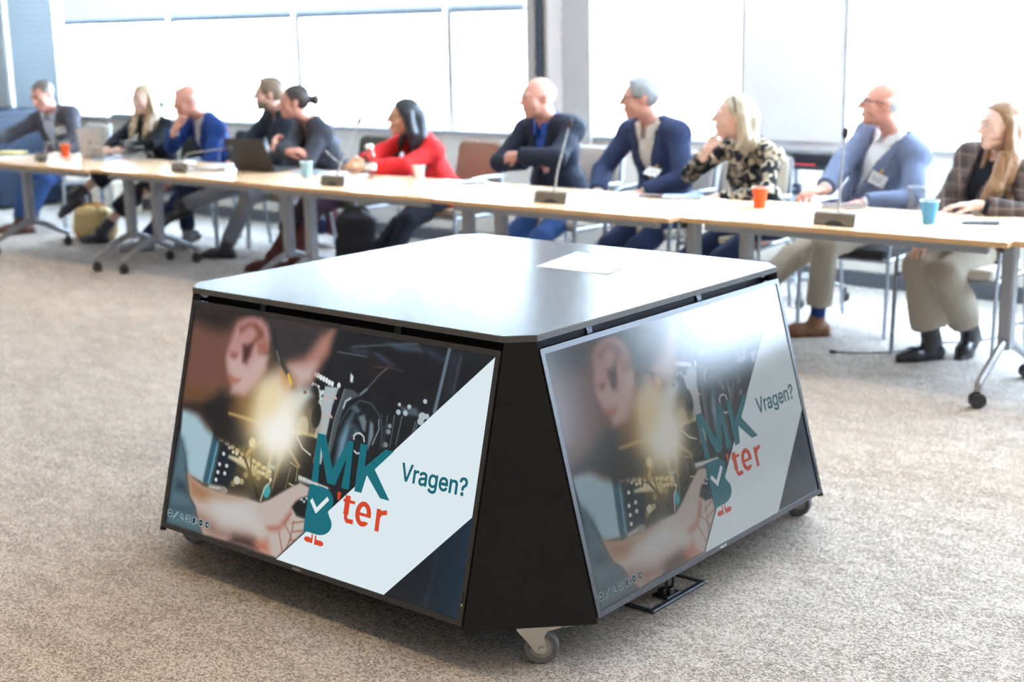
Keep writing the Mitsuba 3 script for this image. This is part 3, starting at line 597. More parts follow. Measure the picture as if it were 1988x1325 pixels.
def icon_mesh(z):
    """The row of slide-show control icons in the picture's lower left corner."""
    out = []
    def C(u, v):
        return ((u - 0.5) * PW, -v * PH)
    us = [.0135, .0375, .0615, .0865, .1125, .1375, .1625]; vv = .951; r = 0.0115
    for k in (0, 5, 6):
        x, y = C(us[k], vv); out.append(sg.Point(x, y).buffer(r).difference(sg.Point(x, y).buffer(r - 0.0016)))
    for k, s in ((0, -1), (6, 1)):
        x, y = C(us[k], vv)
        out.append(sg.LineString([(x - 0.0055, y), (x + 0.0055, y)]).buffer(0.0009)); out.append(sg.LineString([(x + s * .0015, y + .004), (x + s * .0055, y), (x + s * .0015, y - .004)]).buffer(0.0009))
    x, y = C(us[5], vv); out += [sg.Point(x + d, y).buffer(0.0015) for d in (-.005, 0, .005)]
    x, y = C(us[1], vv); out.append(sg.LineString([(x - .009, y - .009), (x + .008, y + .009)]).buffer(0.0026).difference(sg.LineString([(x - .008, y - .008), (x + .007, y + .008)]).buffer(0.0012)))
    x, y = C(us[2], vv); out += [sg.Point(x - .002, y + .002).buffer(.0068).difference(sg.Point(x - .002, y + .002).buffer(.0054)), sg.LineString([(x + .003, y - .003), (x + .009, y - .009)]).buffer(.0012)]
    x, y = C(us[3], vv); out.append(sg.box(x - .010, y - .010, x + .010, y + .010).difference(sg.box(x - .0085, y - .0085, x + .0085, y + .0085)))
    for d in (-.0042, .0042):
        out.append(sg.LineString(arc(x + d, y, .0028, .004, 50, 310, 8)).buffer(.0009))
    x, y = C(us[4], vv); out += [sg.box(x - .009, y - .009, x + .004, y + .009).buffer(.0015).difference(sg.box(x - .009, y - .009, x + .004, y + .009)), sg.Polygon([(x + .006, y - .003), (x + .011, y - .007), (x + .011, y + .007), (x + .006, y + .003)]).buffer(.0006).exterior.buffer(.0006)]
    return cat(*[flat(g, z) for g in out])
def icon_back(z):
    us = [.0135, .1375, .1625]
    g = [sg.Point((u - 0.5) * PW, -.951 * PH).buffer(.0105) for u in us] + [sg.box((u - .5) * PW - w, -.951 * PH - .0085, (u - .5) * PW + w2, -.951 * PH + .0085) for u, w, w2 in ((.0865, .0085, .0085), (.1125, .009, .004))]
    return cat(*[flat(x, z) for x in g])

def screen_emit(col, k):
    return {'type': 'area', 'radiance': {'type': 'rgb', 'value': [float(x) for x in lin(col) * k * 2.0 ** -exposure]}, 'sampling_weight': 0.02}
scene['lcd_glass'] = {'type': 'roughplastic', 'diffuse_reflectance': {'type': 'rgb', 'value': 0.006}, 'alpha': 0.03, 'int_ior': 1.5}
rim = sg.box(-PW / 2 - 0.0151, -PH - 0.0151, PW / 2 + 0.0151, 0.0151).buffer(-0.004).buffer(0.004)
rim_mesh = cat(prism(rim.difference(sg.box(-PW / 2, -PH, PW / 2, 0)), 0.034, -0.030), prism(rim, 0.004, -0.034))
vr = meshkit.text_mesh('Vragen?', 0.0455, 0.0003, bold=True)
vr.apply_translation([-vr.bounds[0][0], 0, 0])
vr.apply_scale([0.2325 / (vr.bounds[1][0]), 1, 1]); vr.apply_translation([(0.7807 - 0.5) * PW, -0.5415 * PH, 0.0005])
bd = meshkit.text_mesh('PHILIPS', 0.0062, 0.0006, bold=True); bd.apply_translation([-bd.bounds.mean(0)[0], -PH - 0.0115, 0.0040])
where = ['facing the near carpet', 'facing the windows on the right']
for q, (k, w) in enumerate([(0.86, 'brighter'), (0.37, 'dimmed for its oblique viewing angle')]):
    M = tv_mat(q); R = [float(x) for x in M[:3, :3].ravel()]
    tv = part(kiosk, 'monitor', xf(rim_mesh, M), 'bezel', smooth=30, label=f'thin black bezel of the monitor {where[q]}, {w}')
    col = lin(IMG).reshape(-1, 3) * k * 2.0 ** -exposure  # same picture on both; the right one's emission is lowered for oblique viewing
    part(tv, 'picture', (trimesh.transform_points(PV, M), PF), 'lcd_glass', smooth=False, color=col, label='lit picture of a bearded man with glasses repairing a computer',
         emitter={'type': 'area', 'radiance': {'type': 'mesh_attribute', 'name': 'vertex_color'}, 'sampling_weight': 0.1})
    for nm, geo, c_, lb in (('white_band', flat(BAND, 0.0002), (232, 246, 252), 'slanting white band of the slide'), *[('logo_letter', flat(g_, 0.0006), (0, 112, 126), f'teal letter {n_} of the logo') for g_, n_ in zip(TEAL, 'MKB')],
                        *[('logo_letter' if n_[0] != 's' else 'logo_foot', flat(g_, 0.0006), (222, 70, 36), f'orange {n_} of the logo') for g_, n_ in zip(RED, ('letter t', 'letter e', 'letter r', 'apostrophe', 'small foot on the left', 'small foot on the right'))], ('title', vr, (10, 104, 118), 'teal word Vragen?'), ('tick', flat(CHECK, 0.0006), (236, 246, 250), 'white tick in the letter B'),
                        ('icon_backs', icon_back(0.0004), (20, 40, 52), None), ('control_icons', icon_mesh(0.0008), (180, 206, 212), 'row of slide show control icons')):
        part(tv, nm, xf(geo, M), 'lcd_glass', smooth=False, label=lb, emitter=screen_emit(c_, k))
    part(tv, 'badge', xf(bd, M), 'bezel_silver_text', smooth=False, label='small silver maker badge')
    scene_led = xf(cat(box(PW / 2 + 0.004, PW / 2 + 0.009, -PH + 0.045, -PH + 0.075, 0.003, 0.0055)), M)
    part(tv, 'button', scene_led, 'rubber_black', smooth=False)
    part(tv, 'status_light', xf(box(PW / 2 + 0.005, PW / 2 + 0.008, -PH + 0.036, -PH + 0.042, 0.003, 0.005), M), 'rubber_black', smooth=False, label='tiny green status light', emitter=screen_emit((110, 210, 40), 0.8))
    for w_ in (-0.345, 0.215):
        part(kiosk, 'bracket', xf(cat(box(w_ - 0.012, w_ + 0.012, 0.014, 0.062, -0.044, -0.041), *[box(w_ - 0.010 + 0.012 * (i % 2), w_ - 0.002 + 0.012 * (i % 2), 0.018 + 0.008 * i, 0.023 + 0.008 * i, -0.0412, -0.0395) for i in range(5)]), M), 'bracket_steel', smooth=False, label='perforated steel strip above the monitor')
# the two far faces carry switched-off monitors
for q, w in ((2, 'facing the seated people'), (3, 'facing the left wall')):
    M = tv_mat(q); tv = part(kiosk, 'monitor', xf(rim_mesh, M), 'bezel', smooth=30, label='black monitor ' + w)
    part(tv, 'glass', xf(box(-PW / 2, PW / 2, -PH, 0, -0.003, 0.0), M), 'lcd_glass', smooth=False)
# castors
def castor(at, yaw, brake):
    R_ = 0.0375
    M = frame_mat([at[0], at[1], 0], [math.cos(yaw), math.sin(yaw), 0], [-math.sin(yaw), math.cos(yaw), 0], [0, 0, 1])
    M = M @ np.diag([1.25, 1.25, 1.25, 1.0])
    side = [(-0.052, 0.093), (-0.050, 0.080), (-0.030, 0.055), (-0.012, 0.030), (0.004, 0.026), (0.010, 0.036), (0.004, 0.064), (0.012, 0.078), (0.040, 0.084), (0.040, 0.093)]
    plate = prism(sg.Polygon(side).buffer(0.001), 0.0025)
    plate.apply_transform(frame_mat([0, 0, 0], [1, 0, 0], [0, 0, 1], [0, -1, 0]))
    fork = cat(mv(plate, 0, -0.0155), mv(plate, 0, 0.018), box(-0.052, 0.042, -0.018, 0.018, 0.0905, 0.0945, 0.001), mv(lathe([(0, 0), (0.022, 0), (0.022, 0.016), (0, 0.016)], 20), -0.022, 0, 0.0945), box(-0.065, 0.021, -0.035, 0.035, 0.110, 0.117, 0.001))
    c = part(kiosk, 'castor', xf(fork, M), 'zinc', smooth=30, label='zinc castor fork')
    wh = lathe([(0.024, -0.011), (0.033, -0.0135), (0.0365, -0.010), (R_, 0), (0.0365, 0.010), (0.033, 0.0135), (0.024, 0.011), (0.024, -0.011)], 36)
    hb = lathe([(0, -0.0125), (0.006, -0.0125), (0.008, -0.009), (0.020, -0.006), (0.0245, -0.011), (0.0285, -0.011), (0.0285, 0.011), (0.0245, 0.011), (0.020, 0.006), (0.008, 0.009), (0.006, 0.0125), (0, 0.0125)], 36)
    A = M @ frame_mat([0, 0, R_], [1, 0, 0], [0, 0, 1], [0, -1, 0])
    part(c, 'tyre', xf(wh, A), 'tyre_grey'); part(c, 'hub', xf(hb, A), 'hub_grey')
    part(c, 'axle', xf(lathe([(0, -0.024), (0.006, -0.024), (0.006, -0.019), (0.0035, -0.019), (0.0035, 0.019), (0.006, 0.019), (0.006, 0.024), (0, 0.024)], 6), A), 'zinc', smooth=False)
    if brake:
        part(c, 'brake_lever', xf(cat(tube([(0.01, 0, 0.088), (0.045, 0, 0.082), (0.062, 0, 0.084), (0.078, 0, 0.092)], 0.012, 8, r2=0.0018, up=(0, 0, 1))), M), 'zinc')
castor((-2.116, 2.606), 0.72, True)
castor((-3.560, 2.600), 0.3, False)
castor((-2.130, 4.010), 0.25, False)
castor((-3.560, 4.010), 0.6, False)
# paper on the kiosk top
mat('paper_white', (244, 244, 242), 0.8, spec=0.2)
def sheet(pts, z, lift=0.0):
    """A sheet of paper lying at z, one corner lifted a little."""
    P = np.array(pts, float); n = 8; u, v = np.meshgrid(np.linspace(0, 1, n), np.linspace(0, 1, n))
    xy = ((1 - u) * (1 - v))[..., None] * P[0] + (u * (1 - v))[..., None] * P[1] + (u * v)[..., None] * P[2] + ((1 - u) * v)[..., None] * P[3]
    zz = z + 0.0006 + lift * (np.clip(u - 0.6, 0, 1) ** 2 * 4 + np.clip(0.2 - v, 0, 1) ** 2 * 6)
    a = np.dstack([xy, zz]).reshape(-1, 3); b = a - [0, 0, 0.0004]
    i = (np.arange(n - 1)[:, None] * n + np.arange(n - 1)[None]).ravel()
    q = np.vstack([np.stack([i, i + 1, i + n + 1], 1), np.stack([i, i + n + 1, i + n], 1)])
    return trimesh.Trimesh(np.vstack([a, b]), np.vstack([q, q[:, ::-1] + n * n]), process=False)
mat('ink', (70, 72, 78), 0.8)
t = thing('paper_sheet', 'printed sheet of paper lying on top of the display kiosk', 'paper')
KP = [(-2.822, 3.481), (-2.535, 3.483), (-2.596, 3.755), (-2.895, 3.790)]
part(t, 'sheet', sheet(KP, ZT, 0.002), 'paper_white', smooth=True)
# floor box with a carpeted lid and the cables coming out of it
t = thing('floor_box', 'dark metal floor socket box with carpeted lid beneath the display kiosk', 'floor socket')
part(t, 'lid', box(-2.36, -2.074, 3.055, 3.300, -0.02, 0.004), 'carpet', smooth=False)
part(t, 'rim', cat(box(-2.375, -2.058, 3.035, 3.052, -0.02, 0.007, 0.002), box(-2.375, -2.058, 3.302, 3.318, -0.02, 0.007, 0.002), box(-2.074, -2.055, 3.035, 3.318, -0.02, 0.009, 0.003), box(-2.375, -2.36, 3.035, 3.318, -0.02, 0.007, 0.002)), 'dark_metal')
part(t, 'cable_outlet', box(-2.125, -2.070, 3.130, 3.205, 0.002, 0.012, 0.003), 'rubber_black')
for j, (dx, dy) in enumerate(((0, 0), (0.012, 0.016))):
    t = thing('cable', ['black cable rising from the floor socket box to the kiosk, the one nearer the camera', 'black cable rising from the floor socket box to the kiosk, behind the other one'][j], 'cable', 'cables of the floor socket box')
    part(t, 'sheath', tube(curve([(-2.10 + dx, 3.15 + dy, 0.012), (-2.09 + dx, 3.155 + dy, 0.05), (-2.11 + dx, 3.16 + dy, 0.09), (-2.19 + dx, 3.165 + dy, 0.13), (-2.24 + dx, 3.17 + dy, 0.145)], 8), 0.0045, 8), 'cable_black')
    part(t, 'plug', box(-2.112 + dx, -2.088 + dx, 3.138 + dy, 3.162 + dy, 0.010, 0.030, 0.003), 'rubber_black')
# ---------------------------------------------------------------- the row of folding conference tables
def beech(p, n, uv):
    g = fbm(p.x * 6, p.y * 90, p.z * 60, octaves=3)
    return mix(lc((206, 176, 144)), lc((226, 200, 170)), g)
def beech_edge(p, n, uv):
    g = fbm(p.x * 12, p.y * 30, p.z * 160, octaves=2)
    return mix(lc((190, 146, 98)), lc((216, 174, 126)), g)
mat('beech_laminate', proc(beech), 0.24, spec=0.55)
mat('beech_edging', proc(beech_edge), 0.5)
mat('table_steel', (150, 153, 158), 0.42, metal=0.35)
mat('castor_black', (30, 32, 36), 0.4)
mat('chair_steel', (148, 154, 162), 0.38, metal=0.45)
TZ = 0.74
def table_leg(parent, M, x, sx):
    """A T-leg at local x: column, hinge plate, two sloping feet, two twin castors; local y runs from the front edge."""
    yc = 0.42
    col = cat(box(x - 0.028, x + 0.028, yc - 0.036, yc + 0.036, 0.20, TZ - 0.06, 0.008), box(x - 0.020, x + 0.020, yc - 0.05, yc + 0.05, TZ - 0.075, TZ - 0.026, 0.004))
    lg = part(parent, 'leg', xf(col, M), 'table_steel')
    d = prism(sg.Polygon(arc_pts(0, 0, 0.058, 180, 360, 18)), 0.014)
    part(lg, 'hinge_plate', xf(d, M @ frame_mat([x + sx * 0.036 - 0.007, yc - 0.015, TZ - 0.05], [0, 1, 0], [0, 0, 1], [1, 0, 0])), 'castor_black')
    for s in (-1, 1):
        f = tube([(x, yc + s * 0.02, 0.235), (x, yc + s * 0.10, 0.205), (x, yc + s * 0.285, 0.118), (x, yc + s * 0.315, 0.105), (x, yc + s * 0.315, 0.075)], [0.024, 0.024, 0.02, 0.018, 0.016], 8, r2=[0.017] * 5, up=(1, 0, 0))
        part(lg, 'foot', xf(f, M), 'table_steel')
        w = lathe([(0, -0.026), (0.028, -0.026), (0.033, -0.022), (0.033, -0.005), (0.026, -0.003), (0.026, 0.003), (0.033, 0.005), (0.033, 0.022), (0.028, 0.026), (0, 0.026)], 22)
        a = 0.5 + 1.1 * ((x * 3.7 + s) % 1.0)
        w = cat(xf(w, frame_mat([0, 0, 0.034], [math.cos(a), math.sin(a), 0], [0, 0, 1], [math.sin(a), -math.cos(a), 0])), lathe([(0, 0.034), (0.012, 0.034), (0.012, 0.082), (0, 0.082)], 12))
        part(lg, 'castor', xf(mv(w, x, yc + s * 0.315, 0), M), 'castor_black')
def arc_pts(cx, cy, r, a0, a1, n):
    return [(cx + r * math.cos(math.radians(a)), cy + r * math.sin(math.radians(a))) for a in np.linspace(a0, a1, n)]
# left end, right end, front edge and turn of each table of the row
ROW = [(-2.040, -0.46, 5.635, 0.0, 'at the right edge of the photo'), (-3.603, -2.046, 5.540, 0.022, 'with the blue cup and a microphone'), (-5.158, -3.630, 5.478, 0.0, 'before the man with crossed arms'),
       (-6.768, -5.164, 5.488, 0.0, 'before the woman in red'), (-8.438, -6.774, 5.520, 0.0, 'before the bald man in blue'), (-10.048, -8.444, 5.472, 0.0, 'before the man in the grey blazer')]
for i, (xl, xr, yl, a, tl) in enumerate(ROW):
    L = (xr - xl) / math.cos(a)
    M = frame_mat([xl, yl, 0], [math.cos(a), math.sin(a), 0], [-math.sin(a), math.cos(a), 0], [0, 0, 1])
    t = thing('conference_table', 'beech conference table on castored legs, ' + tl, 'table', 'row of conference tables')
    part(t, 'table_top', xf(box(0.002, L - 0.002, 0.002, 0.798, TZ - 0.0235, TZ, 0.002), M), 'beech_laminate')
    e = cat(box(0, L, 0, 0.0022, TZ - 0.024, TZ - 0.0015), box(0, L, 0.7978, 0.80, TZ - 0.024, TZ - 0.0015), box(0, 0.0022, 0.0022, 0.7978, TZ - 0.024, TZ - 0.0015), box(L - 0.0022, L, 0.0022, 0.7978, TZ - 0.024, TZ - 0.0015))
    part(t, 'edging', xf(e, M), 'beech_edging', smooth=False, label='darker beech edging')
    part(t, 'rail', xf(cat(box(0.10, L - 0.10, 0.05, 0.085, TZ - 0.062, TZ - 0.024, 0.003), box(0.10, L - 0.10, 0.70, 0.735, TZ - 0.062, TZ - 0.024, 0.003)), M), 'table_steel')
    part(t, 'crossbar', xf(tube([(0.15, 0.42, TZ - 0.055), (L - 0.15, 0.42, TZ - 0.055)], 0.022, 12), M), 'table_steel')
    table_leg(t, M, 0.125, -1); table_leg(t, M, L - 0.125, -1)

# ---------------------------------------------------------------- chairs
mat('fabric_tan', (134, 119, 98), 0.85, spec=0.2)
mat('fabric_olive', (82, 80, 68), 0.85, spec=0.2)
mat('fabric_cream', (214, 204, 188), 0.85, spec=0.2)
mat('fabric_black', (44, 44, 44), 0.85, spec=0.2)
mat('chair_shell', (206, 208, 210), 0.5)
def pad(w, d, t, crown=0.012, n=12):
    """An upholstered pad: rounded plan, soft edges, a slight crown."""
    pl = sg.box(-w / 2, -d / 2, w / 2, d / 2).buffer(-0.05).buffer(0.05)
    rings = []
    for z, off in ((0, -0.012), (0.012, 0.0), (t - 0.014, 0.0), (t - 0.004, -0.007), (t, -0.02), (t + crown * 0.6, -0.08), (t + crown, -0.14)):
        q = np.array(pl.buffer(off).exterior.coords)[:-1]
        s = np.linspace(0, 1, 40, endpoint=False); ln = sg.LinearRing(q)
        ring = np.array([ln.interpolate(k, normalized=True).coords[0] for k in s])
        k0 = np.argmin(np.abs(np.arctan2(ring[:, 1], ring[:, 0]))); ring = np.roll(ring, -k0, 0)
        if sg.LinearRing(ring).is_ccw is False:
            ring = np.roll(ring[::-1], 1, 0)
        rings.append(np.c_[ring, np.full(40, z)])
    v = np.vstack(rings + [[[0, 0, 0]], [[0, 0, t + crown]]]); f = []
    for r in range(len(rings) - 1):
        for j in range(40):
            k = (j + 1) % 40
            f += [[r * 40 + j, r * 40 + k, (r + 1) * 40 + k], [r * 40 + j, (r + 1) * 40 + k, (r + 1) * 40 + j]]
    e = (len(rings) - 1) * 40
    for j in range(40):
        k = (j + 1) % 40
        f += [[len(v) - 2, k, j], [len(v) - 1, e + j, e + k]]
    return trimesh.Trimesh(v, np.array(f), process=False)
SEAT = mv(pad(0.46, 0.45, 0.05), 0, 0, 0.415)
BACK = xf(pad(0.43, 0.34, 0.035, 0.006), frame_mat([0, 0.262, 0.71], [1, 0, 0], [0, 0.17, 0.985], [0, -0.985, 0.17]))
BSHELL = xf(pad(0.455, 0.365, 0.014, 0.0), frame_mat([0, 0.278, 0.71], [1, 0, 0], [0, 0.17, 0.985], [0, -0.985, 0.17]))
def chair_leg(s):
    p = curve([(s * 0.255, -0.235, 0.0), (s * 0.255, -0.225, 0.25), (s * 0.255, -0.21, 0.47), (s * 0.258, -0.175, 0.585), (s * 0.262, -0.09, 0.645), (s * 0.262, 0.06, 0.66), (s * 0.25, 0.215, 0.655)], 6)
    return tube(p, 0.0165, 10, r2=0.008, up=(1, 0, 0))
def rear_leg(s):
    p = curve([(s * 0.235, 0.265, 0.0), (s * 0.235, 0.215, 0.42), (s * 0.232, 0.235, 0.60), (s * 0.215, 0.285, 0.86)], 6)
    return tube(p, 0.013, 10, r2=0.009, up=(1, 0, 0))
CH = dict(seat=SEAT, backrest=BACK, back_shell=BSHELL, seat_frame=cat(tube([(-0.25, -0.20, 0.405), (0.25, -0.20, 0.405)], 0.011, 8), tube([(-0.235, 0.19, 0.405), (0.235, 0.19, 0.405)], 0.011, 8), tube([(-0.245, -0.21, 0.405), (-0.235, 0.205, 0.405)], 0.013, 8), tube([(0.245, -0.21, 0.405), (0.235, 0.205, 0.405)], 0.013, 8)))
CH['legs'] = [chair_leg(-1), chair_leg(1)]; CH['rear'] = [rear_leg(-1), rear_leg(1)]
CPLY = {}
def chair(x, y, yaw, fabric, label):
    """yaw 0 faces the tables (-y); positive turns towards -x."""
    t = thing('conference_chair', label, 'chair', 'chairs along the window side of the tables')
    W = T().translate([x, y, 0]).rotate([0, 0, 1], -math.degrees(yaw))
    def put(nm, key, mesh, m):
        if (key, m) not in CPLY:
            CPLY[(key, m)] = ply(mesh, m, smooth=40)
        scene[num(f'{t}__{nm}')] = {**CPLY[(key, m)], 'to_world': W}
    put('seat', 's', CH['seat'], fabric); put('backrest', 'b', CH['backrest'], fabric)
    put('back_shell', 'bs', CH['back_shell'], 'chair_shell'); put('seat_frame', 'f', CH['seat_frame'], 'chair_steel')
    for k in range(2):
        put('armrest_leg', f'l{k}', CH['legs'][k], 'chair_steel'); put('rear_leg', f'r{k}', CH['rear'][k], 'chair_steel')
chair(-10.95, 6.95, 0.1, 'fabric_cream', 'chair of the man in the grey blazer at the far left')
chair(-9.45, 6.90, 0.15, 'fabric_black', 'chair of the blonde woman in the black sweater')
chair(-8.84, 6.96, 0.15, 'fabric_black', 'chair of the bald man in the bright blue suit')
chair(-8.20, 7.08, 0.2, 'fabric_tan', 'tan chair of the bearded man in the grey trousers')
chair(-7.40, 7.02, 0.05, 'fabric_olive', 'olive chair of the woman with the hair bun')
chair(-6.42, 7.02, 0.1, 'fabric_tan', 'tan chair of the woman in the red blazer')
chair(-5.42, 7.02, 0.1, 'fabric_cream', 'chair of the bald man with crossed arms')
chair(-4.72, 7.02, 0.1, 'fabric_cream', 'cream chair of the grey-haired man in the navy blazer')
chair(-4.14, 6.94, -0.08, 'fabric_cream', 'cream chair of the woman in the floral blouse')
chair(-3.34, 6.94, 0.0, 'fabric_black', 'black chair of the bald man in the light blue blazer')
chair(-2.65, 6.64, 0.0, 'fabric_cream', 'chair of the young woman with long light brown hair')
from scipy import sparse
# ---------------------------------------------------------------- people: implicit bodies and clothes, meshed by surface nets
def smin(a, b, k):
    h = np.clip(0.5 + 0.5 * (b - a) / k, 0, 1)
    return b * (1 - h) + a * h - k * h * (1 - h)
class Sdf:
    def __init__(self, k=0.02):
        self.it, self.k = [], k
    def cone(self, a, b, ra, rb, k=None, flat=False, off=0.0):
        a, b = np.asarray(a, float), np.asarray(b, float)
        self.it.append(('c', a, b, ra + off, rb + off, k or self.k, flat)); return self
    def ell(self, c, r, R=None, k=None, sub=False):
        self.it.append(('e', np.asarray(c, float), np.asarray(r, float), np.eye(3) if R is None else np.asarray(R, float), k or self.k, sub)); return self
    def cut(self, fn):
        """fn(points) > 0 is taken away."""
        self.it.append(('x', fn)); return self
    def _d(self, s, P):
        if s[0] == 'c':
            _, a, b, ra, rb, k, flat = s
            e = b - a; L2 = e @ e + 1e-12
            t = ((P - a) @ e) / L2; tc = np.clip(t, 0, 1)
            d = np.linalg.norm(P - a - tc[..., None] * e, axis=-1) - (ra + (rb - ra) * tc)
            if flat:
                d = np.maximum(d, (t - 1) * math.sqrt(L2))
            return d
        _, c, r, R, k, sub = s
        q = (P - c) @ R            # columns of R are the ellipsoid's axes
        n = np.linalg.norm(q / r, axis=-1); g = np.linalg.norm(q / (r * r), axis=-1)
        return np.where(n < 1e-6, -r.min(), n * (n - 1) / np.maximum(g, 1e-9))
    def box(self, s):
        if s[0] == 'c':
            m = max(s[3], s[4]) + s[5] * 1.5 + 0.02
            return np.minimum(s[1], s[2]) - m, np.maximum(s[1], s[2]) + m
        ext = np.sqrt(((s[3] * s[2]) ** 2).sum(1)) + s[4] * 1.5 + 0.02
        return s[1] - ext, s[1] + ext
    def eval(self, P):
        d = np.full(P.shape[:-1], 9.0)
        for s in self.it:
            if s[0] == 'x':
                d = np.maximum(d, s[1](P))
            elif s[0] == 'e' and s[5]:
                d = -smin(-d, self._d(s, P), s[4])
            else:
                q = self._d(s, P); d = smin(d, q, s[5] if s[0] == 'c' else s[4])
        return d
    def mesh(self, h):
        lo = np.min([self.box(s)[0] for s in self.it if s[0] != 'x' and not (s[0] == 'e' and s[5])], 0); hi = np.max([self.box(s)[1] for s in self.it if s[0] != 'x' and not (s[0] == 'e' and s[5])], 0)
        n = np.ceil((hi - lo) / h).astype(int) + 1
        ax = [lo[i] + h * np.arange(n[i]) for i in range(3)]
        F = np.full(n, 0.08)
        for s in self.it:
            if s[0] == 'x':
                P = np.stack(np.meshgrid(*ax, indexing='ij'), -1); F = np.maximum(F, s[1](P)); continue
            a, b = self.box(s)
            i0 = np.clip(np.floor((a - lo) / h).astype(int), 0, n - 1); i1 = np.clip(np.ceil((b - lo) / h).astype(int) + 1, 1, n)
            if (i1 <= i0).any():
                continue
            sl = tuple(slice(p, q) for p, q in zip(i0, i1))
            P = np.stack(np.meshgrid(*[ax[k][sl[k]] for k in range(3)], indexing='ij'), -1)
            d = self._d(s, P)
            if s[0] == 'e' and s[5]:
                F[sl] = -smin(-F[sl], d, s[4])
            else:
                F[sl] = smin(F[sl], d, s[5] if s[0] == 'c' else s[4])
        return surface_net(F, lo, h)
def surface_net(F, lo, h):
    n = np.array(F.shape); ins = F < 0
    c = np.zeros(n - 1, int)
    for k in range(8):
        c += ins[k & 1:n[0] - 1 + (k & 1), (k >> 1) & 1:n[1] - 1 + ((k >> 1) & 1), (k >> 2):n[2] - 1 + (k >> 2)]
    act = (c > 0) & (c < 8)
    idx = np.full(act.shape, -1); cells = np.argwhere(act); idx[act] = np.arange(len(cells))
    acc = np.zeros((len(cells), 3)); cnt = np.zeros(len(cells))
    off = np.array([[k & 1, (k >> 1) & 1, k >> 2] for k in range(8)])
    val = np.stack([F[tuple((cells + o).T)] for o in off], 1)
    for a in range(8):
        for bit in (1, 2, 4):
            if not a & bit:
                b = a | bit; va, vb = val[:, a], val[:, b]; m = (va < 0) != (vb < 0)
                t = np.where(m, va / np.where(m, va - vb, 1), 0)
                acc += np.where(m[:, None], off[a] + t[:, None] * (off[b] - off[a]), 0); cnt += m
    V = lo + h * (cells + acc / cnt[:, None])
    faces = []
    for ax in range(3):
        o1, o2 = [(1, 2), (2, 0), (0, 1)][ax]
        sl0 = [slice(None)] * 3; sl1 = [slice(None)] * 3
        sl0[ax], sl1[ax] = slice(0, -1), slice(1, None)
        a, b = ins[tuple(sl0)], ins[tuple(sl1)]
        for flag, flip in ((a & ~b, False), (~a & b, True)):
            e = np.argwhere(flag)
            e = e[(e[:, o1] > 0) & (e[:, o2] > 0) & (e[:, o1] < n[o1] - 1) & (e[:, o2] < n[o2] - 1)]
            q = []
            for d1, d2 in ((-1, -1), (0, -1), (0, 0), (-1, 0)):
                w = e.copy(); w[:, o1] += d1; w[:, o2] += d2
                q.append(idx[tuple(w.T)])
            q = np.stack(q, 1); q = q[(q >= 0).all(1)]
            if flip:
                q = q[:, ::-1]
            faces.append(q)
    Q = np.vstack(faces)
    return trimesh.Trimesh(V, np.vstack([Q[:, [0, 1, 2]], Q[:, [0, 2, 3]]]), process=False)
def ruffle(m, amp, f, seed=0, stretch=(1, 1, 1)):
    """Folds and unevenness of cloth: the surface moved along its normals by noise."""
    v = np.array(m.vertices); g = meshkit.fbm(v * f * np.asarray(stretch) + 50, 3, seed) - 0.5
    return trimesh.Trimesh(v + m.vertex_normals * (amp * 2 * g)[:, None], m.faces, process=False)
def smooth_mesh(m, it=4):
    e = m.edges_unique; n = len(m.vertices); v = np.array(m.vertices)
    A = sparse.coo_matrix((np.ones(2 * len(e)), (np.r_[e[:, 0], e[:, 1]], np.r_[e[:, 1], e[:, 0]])), shape=(n, n)).tocsr()
    dg = np.asarray(A.sum(1)).ravel(); ok = (dg > 0)[:, None]; dg = np.maximum(dg, 1)[:, None]
    for k in range(2 * it):
        v = v + np.where(ok, (0.5 if k % 2 == 0 else -0.52) * (A @ v / dg - v), 0)
    return trimesh.Trimesh(v, m.faces, process=False)
def unit(v):
    v = np.asarray(v, float); return v / (np.linalg.norm(v) + 1e-12)
def ik(a, c, l1, l2, hint):
    """The middle joint of a two-bone chain from a to (towards) c, bent towards hint; returns (joint, end)."""
    a, c = np.asarray(a, float), np.asarray(c, float); e = c - a; d = np.linalg.norm(e)
    d2 = np.clip(d, abs(l1 - l2) + 0.01, (l1 + l2) * 0.995); e = e / d
    x = (l1 * l1 - l2 * l2 + d2 * d2) / (2 * d2); y = math.sqrt(max(l1 * l1 - x * x, 0))
    hv = np.asarray(hint, float); hv = hv - e * (hv @ e); hv = unit(hv)
    return a + e * x + hv * y, a + e * d2
def frame_head(yaw, pitch, roll=0.0):
    f = np.array([-math.sin(yaw), -math.cos(yaw), 0]); l = np.array([math.cos(yaw), -math.sin(yaw), 0]); u = np.array([0, 0, 1.0])
    f2 = f * math.cos(pitch) - u * math.sin(pitch); u2 = u * math.cos(pitch) + f * math.sin(pitch)
    l2 = l * math.cos(roll) + u2 * math.sin(roll); u3 = u2 * math.cos(roll) - l * math.sin(roll)
    return np.stack([l2, f2, u3], 1)        # columns: person's left, forward, up

